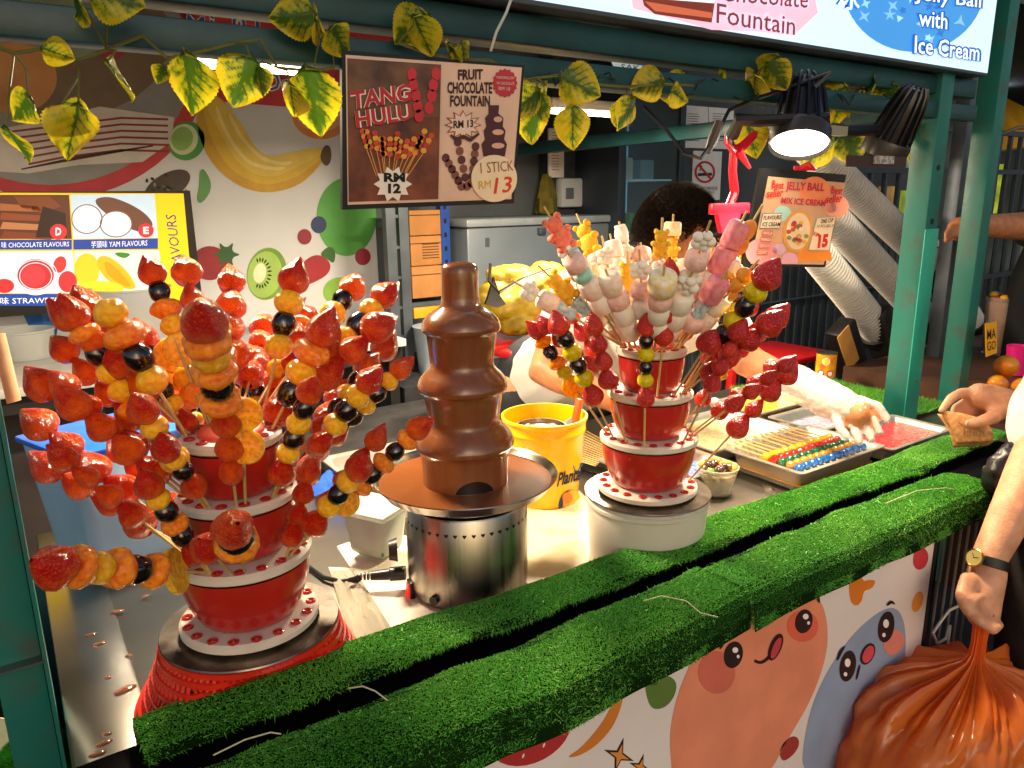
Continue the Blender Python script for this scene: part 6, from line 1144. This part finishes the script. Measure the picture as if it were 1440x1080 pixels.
# ---- customer paying
SK2 = skin('skin light', '#c98f6c'); cu = thing('person', 'person in white shirt handing over a banknote and holding an orange bag', 'person', (1.80, .42, 0))
tor = Vector((1.74, .505, 0)); T = lambda x, y, z: Vector((tor.x + x, tor.y + y, z))
lsh, lel, lwr, lfi = T(-.11, -.13, 1.34), PD(1462, 640, 1.45), PD(1391, 785, 1.42), PD(1380, 838, 1.41)
rsh, rel, rwr = T(.14, .06, 1.34), PD(1545, 640, 1.72), PD(1438, 570, 1.66)
parts = [('t', [(T(0,0,1.36), .085), (T(0,0,1.2), .125), (T(0,0,1.0), .12), (T(0,0,.88), .13)]), ('t', [(lsh, .06), (T(0,0,1.33), .09), (rsh, .06)]), ('t', [(T(0,0,1.36), .055), (T(0,.02,1.47), .052)]), ('e', T(0,.04,1.57), (.075,.092,.112)), ('e', T(0,.135,1.56), (.012,.02,.02)), ('e', T(-.075,.04,1.56), (.008,.018,.03)), ('e', T(.075,.04,1.56), (.008,.018,.03)),
         ('t', [(lsh, .056), (lel, .047), (lwr, .030), (PD(1388, 805, 1.42), .034), (lfi, .036), (PD(1382, 862, 1.41), .030)]), ('t', [(rsh, .056), (rel, .044), (rwr, .027)]),
         ('t', [(rwr, .026), (PD(1415, 566, 1.65), .031), (PD(1395, 562, 1.645), .033), (PD(1378, 556, 1.645), .028)])]
for s, x in ((-1, -.085), (1, .095)): parts.append(('t', [(T(x, 0, .86), .09), (T(x, 0, .48), .062), (T(x, -.02, .30), .055), (T(x, -.03, .09), .04), (T(x, .05, .035), .04), (T(x, .13, .025), .032)]))
# curled fist round the bag neck
for i, (x, y) in enumerate(((1360, 834), (1364, 850), (1374, 864), (1388, 873))):
    parts.append(('t', [(PD(x-2, y-22, 1.395), .0105), (PD(x-9, y+2, 1.368), .0100), (PD(x+8, y+13, 1.358), .0092), (PD(x+18, y+6, 1.38), .008)]))
parts.append(('t', [(PD(1366, 815, 1.40), .014), (PD(1352, 838, 1.37), .012), (PD(1362, 860, 1.36), .0105)]))
# hand holding the note: index, curled fingers, thumb
FG = [[(1378,552,1.65),(1352,552,1.645),(1337,560,1.64),(1324,577,1.63)], [(1382,560,1.655),(1358,566,1.66),(1344,574,1.655),(1340,586,1.64)], [(1386,566,1.66),(1366,574,1.665),(1354,582,1.655),(1352,592,1.645)], [(1390,572,1.66),(1375,580,1.665),(1366,588,1.655),(1365,596,1.648)]]
for k, fgr in enumerate(FG): parts.append(('t', [(PD(*p), r) for p, r in zip(fgr, (.0125, .0112, .0102, .0078))]))
parts.append(('t', [(PD(1412, 574, 1.63), .019), (PD(1394, 588, 1.61), .0155), (PD(1378, 594, 1.603), .0135), (PD(1363, 596, 1.60), .0105)]))
organic('body', SK2, cu, parts, .0048, 4)
MB().ell(PD(1361, 594.5, 1.587), (.0055, .003, .006), 10, 6).build('thumb_nail', mat('nail', '#d9a595', .25), cu)
organic('shirt', mat('white cotton', '#d3cdc3'), cu, [('t', [(T(0,0,1.40), .09), (T(0,0,1.2), .15), (T(-.01,0,1.14), .155), (T(-.015,.01,1.10), .160)]), ('t', [(lsh, .078), (T(0,0,1.33), .10), (rsh, .078)]), ('t', [(lsh, .078), (lsh.lerp(lel, .42), .068)]), ('t', [(rsh, .078), (rsh.lerp(rel, .5), .068)])], .008, 6)
organic('shorts', mat('dark brown shorts', '#2a2320', .85, var=.25, vscale=40, bump=.25, bscale=120), cu, [('t', [(T(0,0,1.0), .145), (T(0,0,.86), .15)])] + [('t', [(T(x, 0, .88), .115), (T(x, 0, .62), .102)]) for x in (-.085, .095)], .009, 6)
hair(cu, T(0,.04,1.57), (.078,.094,.114), Matrix.Identity(3), 9000, lambda q: (.3 if q[1] > .4 else -.4), .03, HM); organic('hair_cap', HM, cu, [('e', T(0,.025,1.595), (.077,.088,.096))], .008, 2)
bgk = organic('waist_pouch', mat('black crinkled nylon', '#151416', .35, var=.25, vscale=18, bump=.6, bscale=35), cu, [('e', PD(1414, 672, 1.515), (.045, .035, .060)), ('e', PD(1430, 655, 1.51), (.05, .035, .055)), ('e', PD(1436, 640, 1.50), (.04, .03, .03))], .007, 3)
crumple(bgk, .02, 16.)
# wrist watch
wd = (lfi - lwr).normalized(); qw = wd.to_track_quat('Z', 'Y').to_matrix(); wc = lwr.lerp(lfi, .12)
wt = thing('wrist_watch', 'gold faced wrist watch with black strap on the arm holding the bag', 'watch', wc)
MB().lathe([(.0325, -.009), (.0345, -.008), (.0345, .008), (.0325, .009)], wc, 32, qw).build('strap', mat('black leather strap', '#17120f', .5), wt)
od = (PD(1366, 786, 1.40) - wc); od = (od - wd*od.dot(wd)).normalized(); fq = od.to_track_quat('Z', 'Y').to_matrix(); fc = wc + od*.035
MB().lathe([(.001, .001), (.0155, .001), (.0175, .003), (.0175, .007), (.0155, .008), (.0145, .0072)], fc, 32, fq).build('case', mat('gold metal', '#c9a24a', .22, 1.), wt); MB().lathe([(.001, .0071), (.0148, .0071)], fc, 28, fq).build('dial', mat('gold dial', '#d8c27a', .3, .5), wt)
for an in (.4, 2.3): MB().tube([fc + fq @ Vector((0,0,.0076)), fc + fq @ Vector((.009*math.cos(an), .009*math.sin(an), .0076))], .0005, 4).build('hand', BLACK, wt)
# banknote
bn_ = thing('banknote', 'folded orange banknote held out over the turf', 'banknote', PD(1360, 625, 1.62)); nm = MB(); A_, B_, C_, D_ = PD(1321, 577, 1.632), PD(1384, 590, 1.60), PD(1396, 621, 1.595), PD(1344, 625, 1.63)
g_ = 10
for i in range(g_+1):
    for j in range(g_+1): u, v = i/g_, j/g_; p = (A_*(1-u)+B_*u)*(1-v) + (D_*(1-u)+C_*u)*v; p = p + Vector((0, -.008*math.sin(math.pi*v), .004*math.sin(math.pi*u) - .004*math.sin(math.pi*u)*v)); nm.v.append(tuple(p))
for i in range(g_):
    for j in range(g_): a = i*(g_+1)+j; nm.f.append((a, a+g_+1, a+g_+2, a+1)); nm.mi.append(0)
NM = mat('banknote print', '#d8a062', .6, col2='#b87848', vscale=120, detail=3); ob = nm.build('note', NM, bn_, smooth=60); md = ob.modifiers.new('s', 'SOLIDIFY'); md.thickness = .0008
nm2 = MB(); nm2.v = [(p[0]+.004, p[1]+.006, p[2]-.010) for p in nm.v]; nm2.f = nm.f; nm2.mi = nm.mi; ob = nm2.build('folded_half', NM, bn_, smooth=60); md = ob.modifiers.new('s', 'SOLIDIFY'); md.thickness = .0008
for i in range(7): u0 = .25 + .08*i; pts = [((A_*(1-u)+B_*u)*(1-v) + (D_*(1-u)+C_*u)*v) + Vector((0, -.008*math.sin(math.pi*v)-.0015, .0045*math.sin(math.pi*u)*(1-v))) for u, v in ((u0, .3 + .1*(i % 3)), (u0+.06, .5), (u0-.02, .68), (u0+.08, .75))]; MB().tube(pts, .0005, 4).build('engraved_line', mat('note ink', '#7a4a3a', .6), bn_)
# orange carrier bag
kb = PD(1380, 882, 1.40); ob_ = thing('carrier_bag', 'translucent orange plastic carrier bag hanging from the fist', 'bag', kb + Vector((0, 0, -.4)))
OM = mat('orange film', '#ff8c3a', .16, translucent=.5, var=.10, vscale=9, bump=.25, bscale=60, spec=.8, coat=.4, alpha=.85)
from mathutils import noise as MN
base_ = [(.020, .035, 0), (.014, .018, 0), (.014, 0, 0), (.013, -.03, .0), (.014, -.055, .01), (.022, -.068, .03), (.055, -.080, .10), (.092, -.090, .2), (.125, -.101, .33), (.15, -.118, .5), (.166, -.14, .68), (.175, -.17, .85), (.178, -.20, 1), (.175, -.24, 1), (.167, -.28, 1), (.15, -.32, 1), (.125, -.355, 1), (.09, -.38, 1), (.045, -.392, 1), (.002, -.396, 1)]
pr = []
for i in range(len(base_)-1):
    for k in range(3): t = k/3; pr.append(tuple(base_[i][q]*(1-t)+base_[i+1][q]*t for q in range(3)))
pr.append(base_[-1]); n = 200; bm_ = MB()
for r, z, s in pr:
    for j in range(n):
        a = 2*math.pi*j/n; ca, sa = math.cos(a), math.sin(a)
        pleat = abs(MN.noise((ca*4.5, sa*4.5, 3.1 + z*1.5))) * 1.5 + .5*abs(MN.noise((ca*11, sa*11, 7.7 + z*2)))           # creases running out of the knot
        crump = 0
        for f_, am in ((6, 1.), (13, .55), (30, .2)): crump += am*(abs(MN.noise((ca*r*f_*1.2 + 5, sa*r*f_*1.2, z*f_ + 2))) - .25)
        fade = max(.0, 1 - s*1.15); rr = r*1.08*(1 + .34*fade*(pleat - .5)) + .055*s**.5*crump + .02*s*MN.noise((ca*1.3, sa*1.3, z*4))
        cxy = Vector((-.085, .02, 0))*s; bm_.v.append((kb.x + cxy.x + rr*1.05*ca, kb.y + cxy.y + rr*.8*sa, kb.z + z + .035*fade*(pleat - .5)*min(1, s*4) + .03*crump*s))
for i in range(len(pr)-1):
    for j in range(n): bm_.f.append((i*n+j, i*n+(j+1)%n, (i+1)*n+(j+1)%n, (i+1)*n+j)); bm_.mi.append(0)
bm_.build('film', OM, ob_, smooth=60)
cb = MB().box(kb + Vector((-.06, -.01, -.25)), (.19, .15, .12), .4, .01).build('takeaway_box', mat('brown takeaway box', '#5a3a2a', .7, var=.2), org=kb + Vector((-.06, -.01, -.31))); tag(cb, 'brown takeaway box inside the orange carrier bag', 'box')

# ---- person in black at the next stall
SK3 = skin('skin tan', '#a86e48'); p3 = thing('person', 'person in a black t-shirt tending the neighbouring juice counter', 'person', (3.1, 1.75, 0)); b3 = PD(1500, 330, 2.75); B3 = Vector((b3.x, b3.y, 0)); U = lambda x, y, z: B3 + Vector((x, y, z))
s3, e3, w3 = U(-.17, .02, 1.42), PD(1445, 318, 2.6), PD(1378, 318, 2.45)
parts = [('t', [(U(0,0,1.42), .09), (U(0,0,1.2), .14), (U(0,0,.95), .14)]), ('t', [(s3, .06), (U(0,0,1.42), .09), (U(.17,.02,1.42), .06)]), ('t', [(U(0,0,1.44), .055), (U(0,0,1.56), .052)]), ('e', U(0,-.01,1.66), (.076,.092,.112)), ('e', U(0,-.10,1.65), (.012,.02,.02)), ('e', U(-.075,0,1.65), (.008,.018,.03)), ('e', U(.075,0,1.65), (.008,.018,.03)), ('t', [(s3, .056), (e3, .050), (w3, .036), (PD(1350, 322, 2.42), .04)]), ('t', [(U(.17,.02,1.42), .056), (U(.24,0,1.14), .045), (U(.22,-.2,1.0), .03), (U(.22,-.3,.98), .035)])]
for k in range(4): parts.append(('t', [(PD(1352, 316+k*4, 2.41), .012), (PD(1338, 320+k*4, 2.39), .010), (PD(1330, 328+k*4, 2.38), .008)])); parts.append(('t', [(U(.195+.018*k,-.32,.98), .011), (U(.195+.018*k,-.37,.96), .0095)]))
for x in (-.09, .09): parts.append(('t', [(U(x,0,.93), .095), (U(x,0,.48), .064), (U(x,.02,.09), .042), (U(x,-.09,.035), .038)]))
organic('body', SK3, p3, parts, .007, 5)
organic('shirt', mat('black cotton', '#131417', .85, var=.2, bump=.2, bscale=30), p3, [('t', [(U(0,0,1.45), .10), (U(0,0,1.2), .165), (U(0,0,.93), .165)]), ('t', [(s3, .085), (U(0,0,1.41), .11), (U(.17,.02,1.42), .085)]), ('t', [(s3, .085), (s3.lerp(e3, .55), .075)]), ('t', [(U(.17,.02,1.42), .085), (U(.205,.01,1.28), .075)])], .01, 6)
organic('trousers', mat('dark trousers', '#1d2026'), p3, [('t', [(U(0,0,.98), .15), (U(0,0,.88), .15)])] + [('t', [(U(x,0,.9), .115), (U(x,0,.48), .085), (U(x,.02,.1), .065)]) for x in (-.09, .09)], .012, 5)
hair(p3, U(0,-.01,1.66), (.078,.094,.114), Matrix.Identity(3), 7000, lambda q: (.3 if q[1] < -.4 else -.4), .03, HM); organic('hair_cap', HM, p3, [('e', U(0,.005,1.685), (.077,.088,.096))], .009, 2)

dg = bpy.context.evaluated_depsgraph_get(); bb_ = [c_ for c_ in yb.children if c_.name.startswith('bag_body')][0]
me = bpy.data.meshes.new_from_object(bb_.evaluated_get(dg)); bb_.modifiers.clear(); bb_.data = me; crumple(bb_, .018, 9.); me.shade_smooth()
